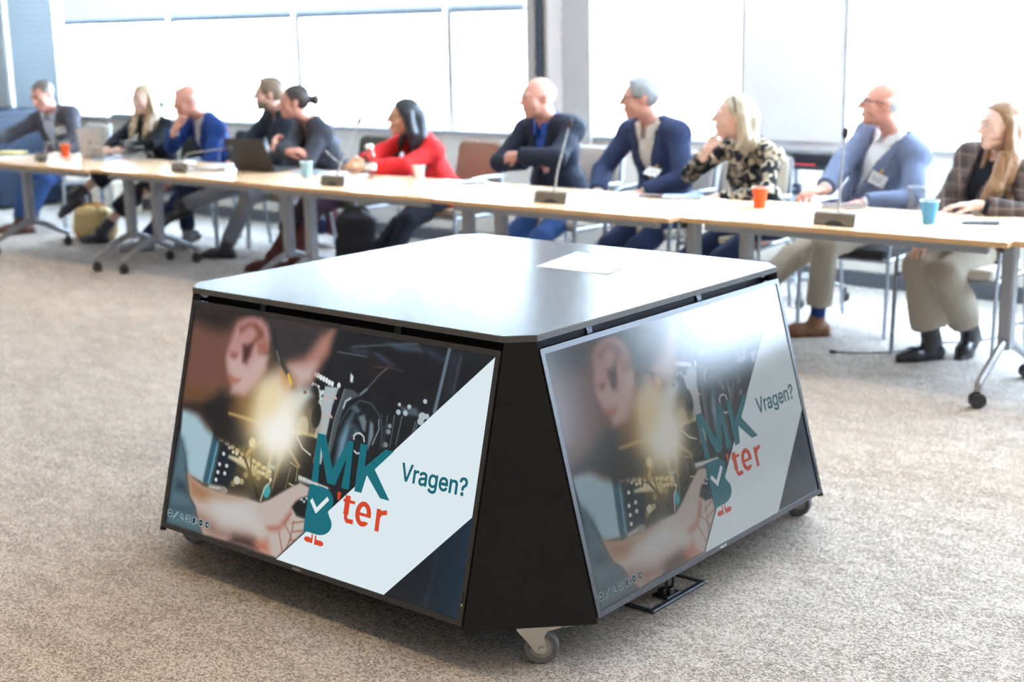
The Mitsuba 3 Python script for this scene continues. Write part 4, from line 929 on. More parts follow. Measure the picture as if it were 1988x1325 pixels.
def head_sdf(c, R, nk, s=1.0, fem=False, heavy=0.0):
    S = Sdf(0.012)
    W = lambda x, y, z: np.asarray(c) + R @ (np.array([x, y, z]) * s)
    E = lambda p, r, k=None, sub=False: S.ell(W(*p), np.array(r) * s, R, k, sub)
    E((0, -0.018, 0.034), (0.074, 0.094, 0.086))
    E((0, 0.018, 0.012), (0.066, 0.078, 0.070), 0.02)
    E((0, 0.026, -0.046), (0.052 + heavy * 0.010 - fem * 0.003, 0.066, 0.066), 0.03)
    E((0, 0.068, -0.094), (0.024 - fem * 0.003, 0.020, 0.018), 0.022)
    for q in (-1, 1):
        E((q * 0.040, 0.050, -0.028), (0.026 + heavy * 0.006, 0.026, 0.030), 0.02)
        E((q * 0.030, 0.083, 0.026 - fem * 0.002), (0.026, 0.012, 0.007), 0.012)
        E((q * 0.031, 0.098, 0.010), (0.018, 0.016, 0.012), 0.010, True)
        E((q * 0.031, 0.078, 0.010), (0.014, 0.012, 0.012), 0.004)
        E((q * 0.078, -0.014, -0.004), (0.007, 0.020, 0.031), 0.008)
        E((q * 0.083, -0.020, 0.010), (0.006, 0.016, 0.016), 0.006)
        E((q * 0.011, 0.102, -0.026), (0.008, 0.011, 0.007), 0.006)
    S.cone(W(0, 0.086, 0.018), W(0, 0.116, -0.022), 0.008 * s, 0.0115 * s, 0.010)
    E((0, 0.090, -0.052), (0.022, 0.012, 0.006), 0.008)
    E((0, 0.088, -0.064), (0.020, 0.013, 0.007), 0.008)
    E((0, 0.104, -0.058), (0.026, 0.010, 0.0022), 0.003, True)
    S.cone(W(0, -0.022, -0.06), nk, (0.050 - fem * 0.007 + heavy * 0.010) * s, (0.056 - fem * 0.009 + heavy * 0.010) * s, 0.03)
    return S, W, E
def hair_sdf(style, c, R, s, P):
    S = Sdf(0.016)
    W = lambda x, y, z: np.asarray(c) + R @ (np.array([x, y, z]) * s)
    E = lambda p, r, k=None, sub=False: S.ell(W(*p), np.array(r) * s, R, k, sub)
    def local(p):
        return (p - np.asarray(c)) @ R / s
    if style in ('short', 'crop'):
        t = 0.012 if style == 'short' else 0.008
        E((0, -0.020, 0.036), (0.076 + t, 0.095 + t, 0.088 + t))
        if style == 'short':
            E((0, 0.050, 0.100), (0.055, 0.045, 0.022), 0.02)
        def cutf(p):
            q = local(p); x, y, z = q[..., 0], q[..., 1], q[..., 2]
            front = y - 0.060 - 0.10 * np.clip(z - 0.085, -0.2, 0.05) + 0.35 * np.clip(0.045 - z, 0, 0.1)    # hairline and temples
            side = np.where(y > -0.012, 0.004 - z, np.where(y > -0.034, 0.022 - z, -0.070 - z + 0.25 * (y + 0.10)))
            return np.maximum(front, side) * s
        S.cut(cutf)
    elif style == 'fringe':                                                    # bald crown, close-cropped sides and back
        E((0, -0.021, 0.030), (0.079, 0.100, 0.086))
        def cutf(p):
            q = local(p); x, y, z = q[..., 0], q[..., 1], q[..., 2]
            return np.maximum(np.maximum(z - 0.052 + 0.5 * np.clip(y + 0.05, 0, 1), y - 0.004), np.where(y > -0.03, 0.012 - z, -0.050 - z)) * s
        S.cut(cutf)
    elif style == 'receding':
        E((0, -0.022, 0.036), (0.080, 0.101, 0.094))
        def cutf(p):
            q = local(p); x, y, z = q[..., 0], q[..., 1], q[..., 2]
            front = y - 0.030 - 0.035 * np.exp(-(x / 0.022) ** 2) - 0.05 * np.clip((np.abs(x) - 0.05) / 0.03, 0, 1)
            side = np.where(y > -0.03, 0.022 - z + 0.3 * (y + 0.03), -0.045 - z + 0.3 * (y + 0.10))
            return np.maximum(front, side) * s
        S.cut(cutf)
    else:                                                                      # women's styles: a full cap parted from the face
        E((0, -0.022, 0.036), (0.083, 0.104, 0.096))
        if style == 'bun':
            S.cone(W(0, -0.11, 0.02), W(0, -0.150, 0.018), 0.022 * s, 0.036 * s, 0.01)
            E((0, -0.158, 0.016), (0.036, 0.030, 0.038), 0.01)
        for (p0, p1, r0, r1) in P:
            S.cone(W(*p0), W(*p1), r0 * s, r1 * s, 0.022)
        low = {'bun': -0.055, 'long': -0.40}[style]
        def cutf(p):
            q = local(p); x, y, z = q[..., 0], q[..., 1], q[..., 2]
            face = np.minimum(np.minimum(y - 0.010 - 0.5 * np.clip(z, 0, 0.1), 0.094 - z - 0.30 * np.abs(x)), z + 0.115 if style == 'long' else 9.0)
            under = np.where(y > -0.035, 0.0 - z + 0.4 * (y + 0.03), low - z) if style == 'bun' else np.full(z.shape, -1.0)
            neck = np.minimum(0.050 - np.abs(x), np.minimum(-0.06 - z, y + 0.055)) if style == 'long' else np.full(z.shape, -1.0)
            return np.maximum(np.maximum(face, under), neck) * s
        S.cut(cutf)
    return S
def hand_mesh(w, d, palm, side, curl, s=1.0, spread=1.0):
    """w wrist, d along the hand, palm the way the palm faces, side +1 where the thumb lies along d x palm."""
    d = unit(d); palm = np.asarray(palm, float); palm = unit(palm - d * (palm @ d)); a = np.cross(d, palm) * side
    S = Sdf(0.006); w = np.asarray(w, float)
    pt = lambda x, y, z: w + (d * x + a * y + palm * z) * s
    roots = [(0.086, 0.026, 0.0), (0.090, 0.008, -0.003), (0.086, -0.010, -0.002), (0.078, -0.027, 0.002)]
    for r in roots:
        S.cone(pt(0.004, r[1] * 0.55, 0), pt(*r), 0.0165 * s, 0.0115 * s, 0.012)
    S.cone(pt(-0.05, 0, 0), pt(0.012, 0, 0), 0.024 * s, 0.023 * s, 0.02)
    lens = [(0.040, 0.026, 0.020), (0.045, 0.030, 0.021), (0.041, 0.028, 0.020), (0.032, 0.021, 0.018)]
    for i, (r, ln) in enumerate(zip(roots, lens)):
        p = np.array(r); ang = 0.0; fan = (0.10, 0.02, -0.06, -0.16)[i] * spread
        for j, q in enumerate(ln):
            ang += curl[min(j, len(curl) - 1)] * (0.9 + 0.08 * i)
            nx = p + q * np.array([math.cos(ang) * math.cos(fan), math.cos(ang) * math.sin(fan), math.sin(ang)])
            S.cone(pt(*p), pt(*nx), (0.0092 - 0.0008 * j) * s, (0.0086 - 0.0010 * j) * s, 0.004); p = nx
    S.cone(pt(0.018, 0.018, 0.004), pt(0.050, 0.044, 0.016), 0.0165 * s, 0.0115 * s, 0.010)
    S.cone(pt(0.050, 0.044, 0.016), pt(0.078, 0.050, 0.026), 0.0108 * s, 0.0098 * s, 0.004)
    S.cone(pt(0.078, 0.050, 0.026), pt(0.100, 0.046, 0.034), 0.0098 * s, 0.0080 * s, 0.004)
    return smooth_mesh(S.mesh(0.0042), 3)
def fuse(ms):
    """One closed surface out of overlapping closed surfaces."""
    try:
        r = None
        for m in ms:
            q = m3.Manifold(m3.Mesh(np.asarray(m.vertices, np.float32), np.asarray(m.faces, np.uint32)))
            if q.status() != m3.Error.NoError or q.num_tri() == 0:
                raise ValueError
            r = q if r is None else r + q
        o = r.to_mesh(); return trimesh.Trimesh(o.vert_properties[:, :3], o.tri_verts, process=False)
    except Exception:
        return cat(*ms)

for nm, c in dict(skin_fair=(232, 184, 164), skin_ruddy=(226, 162, 140), skin_tan=(214, 164, 130), skin_pale=(236, 196, 178)).items():
    mat(nm, c, 0.48, spec=0.4)
mat('eye_white', (226, 222, 218), 0.2); mat('eye_dark', (46, 36, 32), 0.2); mat('lips', (200, 122, 112), 0.45); mat('lips_pale', (206, 140, 124), 0.5)
def cloth(nm, c, c2=None, f=420, rough=0.85):
    if c2 is None:
        return mat(nm, c, rough, spec=0.2, sheen=0.3)
    a, b = lc(c), lc(c2)
    return mat(nm, proc(lambda p, n, uv: mix(a, b, noise(p.x * f, p.y * f, p.z * f))), rough, spec=0.2, sheen=0.3)

def person(label, sp):
    """Builds one seated person from a pose; all points in room coordinates."""
    g = lambda k, dflt=None: sp.get(k, dflt)
    t = thing('person', label, 'person')
    fem = g('fem', 0); s = 0.955 if fem else 1.0; hv = g('heavy', 0.0)
    hd, nk = np.array(sp['hd'], float), np.array(sp['nk'], float); pel = np.array([*sp['pel'], 0.545])
    HR = frame_head(sp['yaw_h'], g('pitch', 0), g('roll', 0))
    ty = sp['yaw_t']; fw = np.array([-math.sin(ty), -math.cos(ty), 0]); lf = np.array([math.cos(ty), -math.sin(ty), 0])
    up = unit(nk - pel); lf = unit(lf - up * (lf @ up)); fw = np.cross(up, lf); fw = fw if fw @ [-math.sin(ty), -math.cos(ty), 0] > 0 else -fw
    TR = np.stack([lf, fw, up], 1); L = np.linalg.norm(nk - pel)
    TW = lambda x, y, z: pel + TR @ np.array([x, y, z])
    py = sp.get('yaw_p', ty * 0.5); pl = np.array([math.cos(py), -math.sin(py), 0]); pf = np.array([-math.sin(py), -math.cos(py), 0])
    sw = (0.178 if not fem else 0.158) + 0.02 * hv
    sh = [TW(-sw, 0.0, L - 0.055), TW(sw, 0.0, L - 0.055)]         # right, left
    if g('chin'):                                                # the right hand's knuckles rest at the chin
        dd = unit(sp['rh'][0]); sp['rw'] = hd + HR @ np.array([0.022, 0.098, -0.100]) - dd * 0.105
    arms = []
    for i, (w, hint) in enumerate(((sp['rw'], g('re', (-0.5, 0.3, -0.6))), (sp['lw'], g('le', (0.6, 0.3, -0.6))))):
        hint = np.array(hint, float); hint = TR[:, 0] * hint[0] - TR[:, 1] * hint[1] + np.array([0, 0, hint[2]])
        el, wr = ik(sh[i], w, 0.285 * s, 0.255 * s, hint)
        arms.append((sh[i], el, wr))
    hips = [pel + pl * -0.088, pel + pl * 0.088]; legs = []
    for i, (a, k) in enumerate(((sp['ra'], g('rk', (0, 0, 1))), (sp['la'], g('lk', (0, 0, 1))))):
        h_ = hips[i] - [0, 0, 0.005]
        hint = pf * 0.8 + np.array([0, 0, 0.9]) + np.array(k, float) - [0, 0, 1]
        kn, an = ik(h_, a, 0.415 * s, 0.415 * s, hint); legs.append((h_, kn, an))
    def torso(S, off, lower=True, wide=0.0):
        k = 0.05
        if lower:
            S.ell(TW(0, 0.0, 0.0), np.array([0.168, 0.118, 0.115]) * s + off + wide, TR, k)
        S.ell(TW(0, 0.012 + 0.035 * hv, 0.15), np.array([0.140 + 0.03 * hv, 0.100 + 0.035 * hv, 0.15]) * s + off + wide, TR, k)
        S.ell(TW(0, 0.006 + 0.012 * fem, L * 0.66), np.array([0.150 + 0.012 * hv, 0.104 + 0.012 * hv, 0.15]) * s + off, TR, k)
        if fem:
            for q in (-1, 1):
                S.ell(TW(q * 0.068, 0.085, L * 0.62), np.array([0.056, 0.048, 0.056]) + off, TR, 0.03)
        S.cone(sh[0], sh[1], 0.056 * s + off * 0.8, 0.056 * s + off * 0.8, 0.04)
        for q in sh:
            S.cone(TW(0, -0.012, L + 0.012), q, 0.046 * s + off, 0.056 * s + off, 0.04)
    # skin: one body, torso and limbs coarse (they lie under clothes), head and hands fine
    B = Sdf(0.03); torso(B, -0.012)
    for a, e, w in arms:
        B.cone(a, e, 0.046 * s, 0.038 * s).cone(e, w, 0.039 * s, 0.026 * s)
    for a, k_, n_ in legs:
        B.cone(a, k_, 0.072 * s, 0.050 * s).cone(k_, n_, 0.048 * s, 0.034 * s)
    B.cone(TW(0, -0.005, L - 0.06), nk + up * 0.03, 0.06 * s, 0.048 * s)
    bm = B.mesh(0.014)
    hs, W, E = head_sdf(hd, HR, nk, g('hs', 1.0) * (0.965 if fem else 1.0), fem, hv)
    hm = smooth_mesh(hs.mesh(0.0044), 2)
    hands = []
    for i, key in enumerate(('rh', 'lh')):
        a, e, w = arms[i]; d, p, cu = sp.get(key, (None, None, None))
        d = unit(w - e) if d is None else np.array(d, float); p = np.array([0, 0, -1.0]) if p is None else np.array(p, float)
        hands.append(hand_mesh(w + unit(d) * 0.012, d, p, -1 if i == 0 else 1, cu or (0.35, 0.45, 0.35), s * 0.97))
    part(t, 'body', fuse([bm, hm] + hands), sp['skin'], smooth=True)
    hsz = g('hs', 1.0) * (0.965 if fem else 1.0)
    for q in (-1, 1):
        part(t, 'eye', trimesh.creation.icosphere(2, 0.0115 * hsz).apply_transform(frame_mat(W(q * 0.031, 0.0805, 0.010), *HR.T)), 'eye_white', smooth=True)
        part(t, 'iris', trimesh.creation.icosphere(2, 0.0062 * hsz).apply_transform(frame_mat(W(q * 0.0315, 0.0872, 0.010), *HR.T)), 'eye_dark', smooth=True)
        part(t, 'eyebrow', tube([W(q * 0.016, 0.096, 0.030), W(q * 0.032, 0.093, 0.035), W(q * 0.050, 0.078, 0.030)], [0.0028, 0.0036, 0.002], 6), sp['brow'])
    part(t, 'lips', Sdf(0.004).ell(W(0, 0.0935, -0.0535), np.array([0.020, 0.0092, 0.0048]) * hsz, HR).ell(W(0, 0.0915, -0.0635), np.array([0.017, 0.0100, 0.0056]) * hsz, HR).mesh(0.0026), g('lipm', 'lips' if fem else 'lips_pale'), smooth=True)
    if g('hair'):
        hh = hair_sdf(g('hair'), hd, HR, hsz, g('strands', [])).mesh(0.0055)
        part(t, 'hair', ruffle(smooth_mesh(hh, 2), g('hair_amp', 0.004), 38, 3, (1, 1, 0.35)), sp['hairm'], smooth=True)
    if g('beard'):
        bs = Sdf(0.012); bs.ell(W(0, 0.030, -0.052), np.array([0.057, 0.070, 0.060]) * hsz, HR).ell(W(0, 0.072, -0.096), np.array([0.027, 0.022, 0.020]) * hsz, HR)
        def bcut(p):
            q = (p - hd) @ HR / hsz; x, y, z = q[..., 0], q[..., 1], q[..., 2]
            return np.maximum(np.maximum(z + 0.052 - 0.6 * np.clip(np.abs(x) - 0.030, 0, 1), -0.01 - y), np.minimum(0.026 - np.abs(x), np.minimum(z + 0.074, y - 0.05)))
        bs.cut(bcut); part(t, 'beard', smooth_mesh(bs.mesh(0.005), 2), sp['brow'], smooth=True)
    if g('glasses'):
        gm = sp['glasses']; rims = []
        for q in (-1, 1):
            rims.append(tube([W(q * 0.033 + 0.022 * math.cos(a), 0.112 - 0.010 * abs(math.cos(a)) * (q * math.cos(a) > 0), 0.008 + 0.016 * math.sin(a)) for a in np.linspace(0, 2 * math.pi, 21)], 0.0019, 6, cap=False))
            rims.append(tube([W(q * 0.055, 0.102, 0.014), W(q * 0.076, 0.060, 0.014), W(q * 0.084, -0.008, 0.012), W(q * 0.083, -0.030, -0.004)], 0.0019, 6))
        rims.append(tube([W(-0.011, 0.113, 0.012), W(0, 0.118, 0.015), W(0.011, 0.113, 0.012)], 0.0019, 6))
        part(t, 'glasses', cat(*rims), gm)
    if g('headband'):
        part(t, 'hair_clip', tube([W(0.092 * math.cos(a) * 0.93, -0.005 + 0.02 * math.sin(a), 0.045 + 0.092 * math.sin(a)) for a in np.linspace(-0.2, math.pi + 0.2, 22)], 0.004, 6, r2=0.002), 'eye_dark', label='sunglasses or band pushed up in the hair')
    # legs
    def lowers(S, off, to=1.0, r=(0.080, 0.064, 0.058, 0.056)):
        S.ell(pel - [0, 0, 0.0], np.array([0.17, 0.125, 0.105]) * s + off, np.stack([pl, pf, [0, 0, 1.0]], 1), 0.05)
        for a, k_, n_ in legs:
            S.cone(a, k_, (r[0] + 0.01 * hv) * s + off, r[1] * s + off, 0.03)
            S.cone(k_, k_ + (n_ - k_) * to, r[2] * s + off, r[3] * s + off, 0.02, flat=True)
        S.cut(lambda p: 0.448 - p[..., 2] - 9 * (np.linalg.norm((p - pel)[..., :2], axis=-1) > 0.24) )
    PS = Sdf(0.03); lowers(PS, 0.004, g('hem', 0.93), g('leg_r', (0.080, 0.064, 0.058, 0.054)))
    part(t, g('lower_name', 'trousers'), ruffle(smooth_mesh(PS.mesh(0.009), 2), 0.006, 14, 5), sp['lower'], smooth=True)
    if g('sock'):
        for a, k_, n_ in legs:
            part(t, 'sock', Sdf().cone(n_ + (k_ - n_) * 0.30, n_, 0.041 * s, 0.038 * s).mesh(0.007), sp['sock'], smooth=True)
    for i, key in enumerate(('rf', 'lf')):
        q_ = sp.get(key, (0, -1)); d, pt_ = q_ if isinstance(q_[0], tuple) else (q_, 0.0); d = unit([d[0], d[1], 0]); u = np.array([0, 0, 1.0])
        d2 = d * math.cos(pt_) - u * math.sin(pt_); u2 = u * math.cos(pt_) + d * math.sin(pt_)
        n_ = legs[i][2]; sh_ = Sdf(0.02); A = n_; q = s * g('shoe_s', 1.0)
        sh_.cone(A - d2 * 0.040 * q - u2 * 0.052, A + d2 * 0.105 * q - u2 * 0.058, 0.036 * q, 0.043 * q).cone(A + d2 * 0.105 * q - u2 * 0.058, A + d2 * 0.178 * q - u2 * 0.066, 0.042 * q, 0.028 * q).cone(A + u2 * 0.012, A - u2 * 0.045 + d2 * 0.02, 0.042 * q, 0.044 * q)
        if g('boot'):
            sh_.cone(A - u2 * 0.01, A + (legs[i][1] - A) * g('boot'), 0.046, 0.050 + 0.012 * (g('boot') > 0.5), flat=True)
        sh_.cut(lambda p, A=A, u2=u2: (A - p) @ u2 - 0.082)
        so = Sdf(0.01).cone(A - d2 * 0.042 * q - u2 * 0.078, A + d2 * 0.105 * q - u2 * 0.078, 0.037 * q, 0.045 * q).cone(A + d2 * 0.105 * q - u2 * 0.078, A + d2 * 0.180 * q - u2 * 0.078, 0.045 * q, 0.030 * q)
        so.cut(lambda p, A=A, u2=u2, d2=d2: np.maximum((p - A) @ u2 + 0.080, np.where((p - A) @ d2 < -0.005, -0.095, -0.088) - (p - A) @ u2))
        k2 = part(t, 'shoe' if not g('boot') else 'boot', smooth_mesh(sh_.mesh(0.007), 2), sp['shoe'], smooth=True)
        part(k2, 'sole', so.mesh(0.005), g('solem', 'rubber_black'), smooth=True)
    # shirt or top, then the jacket over it
    def sleeves(S, off, frac=0.96, ends=(0.040, 0.036)):
        for a, e, w in arms:
            S.cone(a, e, 0.053 * s + off * 0.9, 0.046 * s + off, 0.025)
            S.cone(e, e + (w - e) * frac, 0.047 * s + off, ends[0] * s * 0.9 + off, 0.02, flat=True)
    def neckline(vd, hw, back=0.0, vb=None, nr=0.066):
        """Opens the garment around the neck (radius nr) and in a V of depth vd and half width hw in front."""
        nr = nr - 0.006 * fem + 0.012 * hv
        def f(p):
            q = (p - pel) @ TR; x, y, z = q[..., 0], q[..., 1], q[..., 2]
            top = np.minimum(nr - np.hypot(x, (y + 0.004) * 0.9), z - (L - 0.07 + back))
            v = np.minimum(hw * np.clip((z - (L - vd)) / max(vd, 1e-3), -2, 1.25) - np.abs(x), y - 0.02)
            if vb is not None:                                   # the fronts also part below the button
                v = np.maximum(v, np.minimum(vb[1] * np.clip((vb[0] - z) / 0.2, -1, 2) + 0.012 - np.abs(x), y - 0.02))
            return np.maximum(top, v)
        return f
    inner = Sdf(0.03); torso(inner, 0.004)
    inner.cut(neckline(*g('inner_neck', (0.05, 0.03))))
    if sp.get('inner_sleeves'):
        sleeves(inner, 0.004)
    else:
        for a, e, w in arms:                                      # cuffs only
            part(t, 'cuff', Sdf().cone(e + (w - e) * 0.80, e + (w - e) * g('cuff', 0.97), 0.036 * s, 0.036 * s, 0.01, flat=True).mesh(0.006), sp['inner'], smooth=True)
    if g('collar'):
        inner.cone(nk - up * 0.045 - fw * 0.004, nk + up * 0.048 + HR[:, 1] * 0.006, (0.070 - 0.008 * fem + 0.012 * hv) * s, (0.0595 - 0.008 * fem + 0.012 * hv) * s, 0.012, flat=True)
        vd_, hw_ = g('inner_neck', (0.05, 0.03))[:2]
        inner.cut(lambda p: np.minimum(hw_ * np.clip(((p - pel) @ TR[:, 2] - (L - vd_)) / max(vd_, 1e-3), -2, 1.6) - np.abs((p - pel) @ TR[:, 0]), (p - pel) @ TR[:, 1] - 0.02))
    im = ruffle(smooth_mesh(inner.mesh(0.0085), 2), 0.005, 16, 7)
    k3 = part(t, g('inner_name', 'shirt'), im, sp['inner'], smooth=True)
    if g('collar') == 2:                                         # a turned-down shirt collar with two points
        ra = (0.0625 - 0.006 * fem + 0.012 * hv) * s; rows = []
        for th in np.radians(np.linspace(14, 346, 45)):
            fr = max(0.0, math.cos(th)) ** 2; dirn = lf * math.sin(th) + fw * math.cos(th)
            tip = math.exp(-((min(math.degrees(th), 360 - math.degrees(th)) - 26) / 17) ** 2)
            c_ = nk + HR[:, 1] * 0.004
            top = c_ + up * (0.050 - 0.016 * fr) + dirn * ra; mid = c_ + up * (0.020 - 0.020 * fr) + dirn * (ra + 0.010)
            low = c_ + up * (0.000 - 0.030 * fr - 0.032 * tip) + dirn * (ra + 0.019 + 0.010 * tip); back_ = c_ + up * (0.044 - 0.016 * fr) + dirn * (ra - 0.003); base_ = c_ - up * 0.03 + dirn * (ra + 0.004)
            rows.append([base_, back_, top, mid, low, low - up * 0.002 - dirn * 0.004, mid - dirn * 0.004])
        R_ = np.array(rows); n1, n2 = R_.shape[:2]; f = []
        for a in range(n1 - 1):
            for b in range(n2 - 1):
                i0 = a * n2 + b; f += [[i0, i0 + n2, i0 + n2 + 1], [i0, i0 + n2 + 1, i0 + 1]]
        part(k3, 'collar', trimesh.Trimesh(R_.reshape(-1, 3), np.array(f), process=False), sp['inner'], smooth=40)
    outer = inner
    if g('outer'):
        outer = Sdf(0.03); torso(outer, 0.020, wide=0.006)
        for q in (-1, 1):
            outer.cone(TW(q * 0.10, 0.02, 0.05), TW(q * 0.135, 0.03, -0.07), 0.085, 0.075, 0.05)
        outer.cut(neckline(*sp['v'], nr=0.076)); sleeves(outer, 0.014, g('cuff_at', 0.90), (0.046, 0.04))
        outer.cut(lambda p: 0.462 - p[..., 2])
        om = ruffle(smooth_mesh(outer.mesh(0.0085), 3), 0.0075, 11, 9)
        part(t, g('outer_name', 'blazer'), om, sp['outer'], smooth=True)
    def on_front(S, x, z, lift=0.0):
        """The point of the clothed chest at torso height z and side x."""
        ys = np.linspace(0.30, 0.0, 121); P = np.array([TW(x, y, z) for y in ys]); d = S.eval(P)
        i = int(np.argmax(d < 0)); return TW(x, ys[i] + lift, z)
    if g('outer') and g('lapel', True):
        vd, hw = sp['v'][0], sp['v'][1]
        body_only = Sdf(0.03); torso(body_only, 0.020, wide=0.006)
        for q in (-1, 1):
            rows = []
            for zz in np.linspace(L - vd * 0.98, L - 0.004, 12):
                x0 = hw * np.clip((zz - (L - vd)) / vd, 0, 1.6) - 0.004; f = (zz - (L - vd)) / vd
                wd = 0.010 + 0.052 * min(1, f * 1.5) if f < 0.72 else 0.045
                rows.append([on_front(body_only, q * (x0 + wd * u_), zz, 0.0065) for u_ in np.linspace(0, 1, 5)])
            R_ = np.array(rows); n1, n2 = R_.shape[:2]; v = np.vstack([R_.reshape(-1, 3), R_.reshape(-1, 3) - fw * 0.004]); f = []
            for a in range(n1 - 1):
                for b in range(n2 - 1):
                    i0 = a * n2 + b; f += [[i0, i0 + 1, i0 + n2 + 1], [i0, i0 + n2 + 1, i0 + n2]]
            f = np.array(f) if q < 0 else np.array(f)[:, ::-1]; o = n1 * n2
            part(t, 'lapel', trimesh.Trimesh(v, np.vstack([f, f[:, ::-1] + o]), process=False), sp.get('lapelm', sp['outer']), smooth=True)
    if g('badge'):
        x, z = sp['badge'][:2]; base = outer if g('outer') and abs(x) > 0.05 else inner
        c0 = on_front(base, x, z, 0.010); c1 = on_front(base, x, z - 0.06, 0.010); c2 = on_front(base, x + 0.03, z, 0.010)
        vy = unit(c0 - c1); vx = unit((c2 - c0) - vy * ((c2 - c0) @ vy)); vz = np.cross(vx, vy); ro = g('badge_rot', 0.0)
        vx, vy = vx * math.cos(ro) + vy * math.sin(ro), vy * math.cos(ro) - vx * math.sin(ro)
        M = frame_mat((c0 + c1) / 2 + vz * 0.004, vx, vy, vz)
        bk = part(t, 'name_badge', xf(box(-0.047, 0.047, -0.036, 0.036, -0.0015, 0.0015, 0.001), M), 'paper_white')
        part(bk, 'print', xf(cat(*[box(-0.034, -0.034 + w_, y_, y_ + 0.0035, 0.0014, 0.002) for w_, y_ in ((0.028, 0.010), (0.052, 0.0), (0.058, -0.008), (0.044, -0.016))], box(0.006, 0.022, 0.006, 0.016, 0.0014, 0.002)), M), 'badge_print', smooth=False)
        part(bk, 'clip', xf(cat(box(-0.006, 0.006, 0.032, 0.062, 0.0, 0.003, 0.001), box(-0.009, 0.009, 0.052, 0.062, 0.0, 0.006, 0.002)), M), 'brass')
    return t
mat('badge_print', (170, 172, 184), 0.8); mat('brass', (204, 178, 112), 0.35, metal=0.7)
cloth('wool_grey', (84, 84, 90), (66, 66, 72)); cloth('shirt_pale_blue', (206, 218, 236)); cloth('denim', (48, 78, 128), (38, 62, 106))
cloth('knit_black', (26, 28, 32)); cloth('suit_blue', (36, 66, 128), (30, 56, 112)); cloth('shirt_white', (232, 234, 238)); cloth('navy_trousers', (30, 40, 66))
cloth('cardigan_dark', (40, 46, 54)); cloth('shirt_charcoal', (50, 50, 54)); cloth('trousers_grey', (118, 120, 122), (100, 102, 106)); cloth('knit_charcoal', (66, 68, 74), (54, 56, 62))
cloth('skirt_maroon', (40, 24, 34)); cloth('tights_brown', (78, 44, 42)); cloth('blazer_red', (218, 46, 44), (204, 38, 40)); cloth('trousers_black', (24, 27, 34))
cloth('jacket_dark_navy', (40, 46, 58), (34, 38, 50)); cloth('shirt_blue', (52, 88, 168)); cloth('sweater_navy', (58, 66, 100)); cloth('blazer_navy', (52, 62, 92), (45, 55, 83)); cloth('shirt_ivory', (224, 218, 210))
cloth('blazer_light_blue', (112, 122, 146), (94, 104, 130)); cloth('trousers_beige', (176, 166, 150), (160, 150, 136)); cloth('sock_blue', (30, 56, 108)); cloth('top_black', (24, 28, 34))
def floral(p, n, uv):
    # beige blossoms on black
    d, e, r = mikit.voronoi(p.x * 15 + 3 * noise(p.x * 22, p.y * 22, p.z * 22), p.z * 15 + p.y * 9 + 3 * noise(p.y * 22, p.z * 22, p.x * 22))
    w = fbm(p.x * 34, p.y * 34, p.z * 34, octaves=2)
    m = smoothstep(0.50, 0.44, d + 0.5 * (w - 0.5)) * smoothstep(0.25, 0.4, r)
    return mix(lc((26, 28, 34)), mix(lc((196, 176, 144)), lc((226, 214, 192)), w), m)
mat('floral_print', proc(floral), 0.8, spec=0.2)
def plaid(p, n, uv):
    a, b = p.x * 0.9 + p.y * 0.45, p.z
    def band(t, f, w):
        q = t * f - dr.floor(t * f); return dr.select(q < w, mi.Float(1), mi.Float(0))
    base = mix(lc((98, 84, 78)), lc((82, 70, 66)), noise(p.x * 420, p.y * 420, p.z * 420))
    c = mix(base, lc((64, 56, 56)), 0.5 * band(a, 14, 0.4) + 0.4 * band(b, 14, 0.4))
    return mix(c, lc((168, 150, 138)), dr.clip(0.45 * band(a + 0.013, 14, 0.06) + 0.45 * band(b + 0.013, 14, 0.06), 0, 1))
mat('plaid_brown', proc(plaid), 0.85, spec=0.2)
mat('leather_black', (26, 28, 34), 0.25, spec=0.6); mat('leather_brown', (122, 82, 54), 0.5); mat('leather_dark_brown', (78, 44, 34), 0.4); mat('suede_grey', (150, 156, 160), 0.8); mat('sole_brown', (60, 44, 34), 0.6)
def hairmat(nm, a, b):
    A, B_ = lc(a), lc(b)
    mat(nm, proc(lambda p, n, uv: mix(A, B_, fbm(p.x * 150, p.y * 150, p.z * 22, octaves=2))), 0.42, spec=0.5)
hairmat('hair_brown_grey', (74, 60, 50), (118, 104, 92)); hairmat('hair_blonde', (176, 150, 112), (222, 204, 172)); hairmat('hair_white', (206, 204, 204), (232, 230, 230)); hairmat('hair_sandy', (108, 88, 68), (150, 128, 104))
hairmat('hair_dark_brown', (40, 32, 30), (70, 58, 52)); hairmat('hair_black', (20, 22, 26), (42, 44, 50)); hairmat('hair_grey', (128, 130, 134), (186, 188, 190)); hairmat('hair_ash_blonde', (172, 148, 112), (226, 214, 190)); hairmat('hair_light_brown', (116, 80, 54), (172, 132, 94))

JV = (0.36, 0.085, 0.0, (0.14, 0.10))       # an open blazer: V depth, half width, back, parting below the button
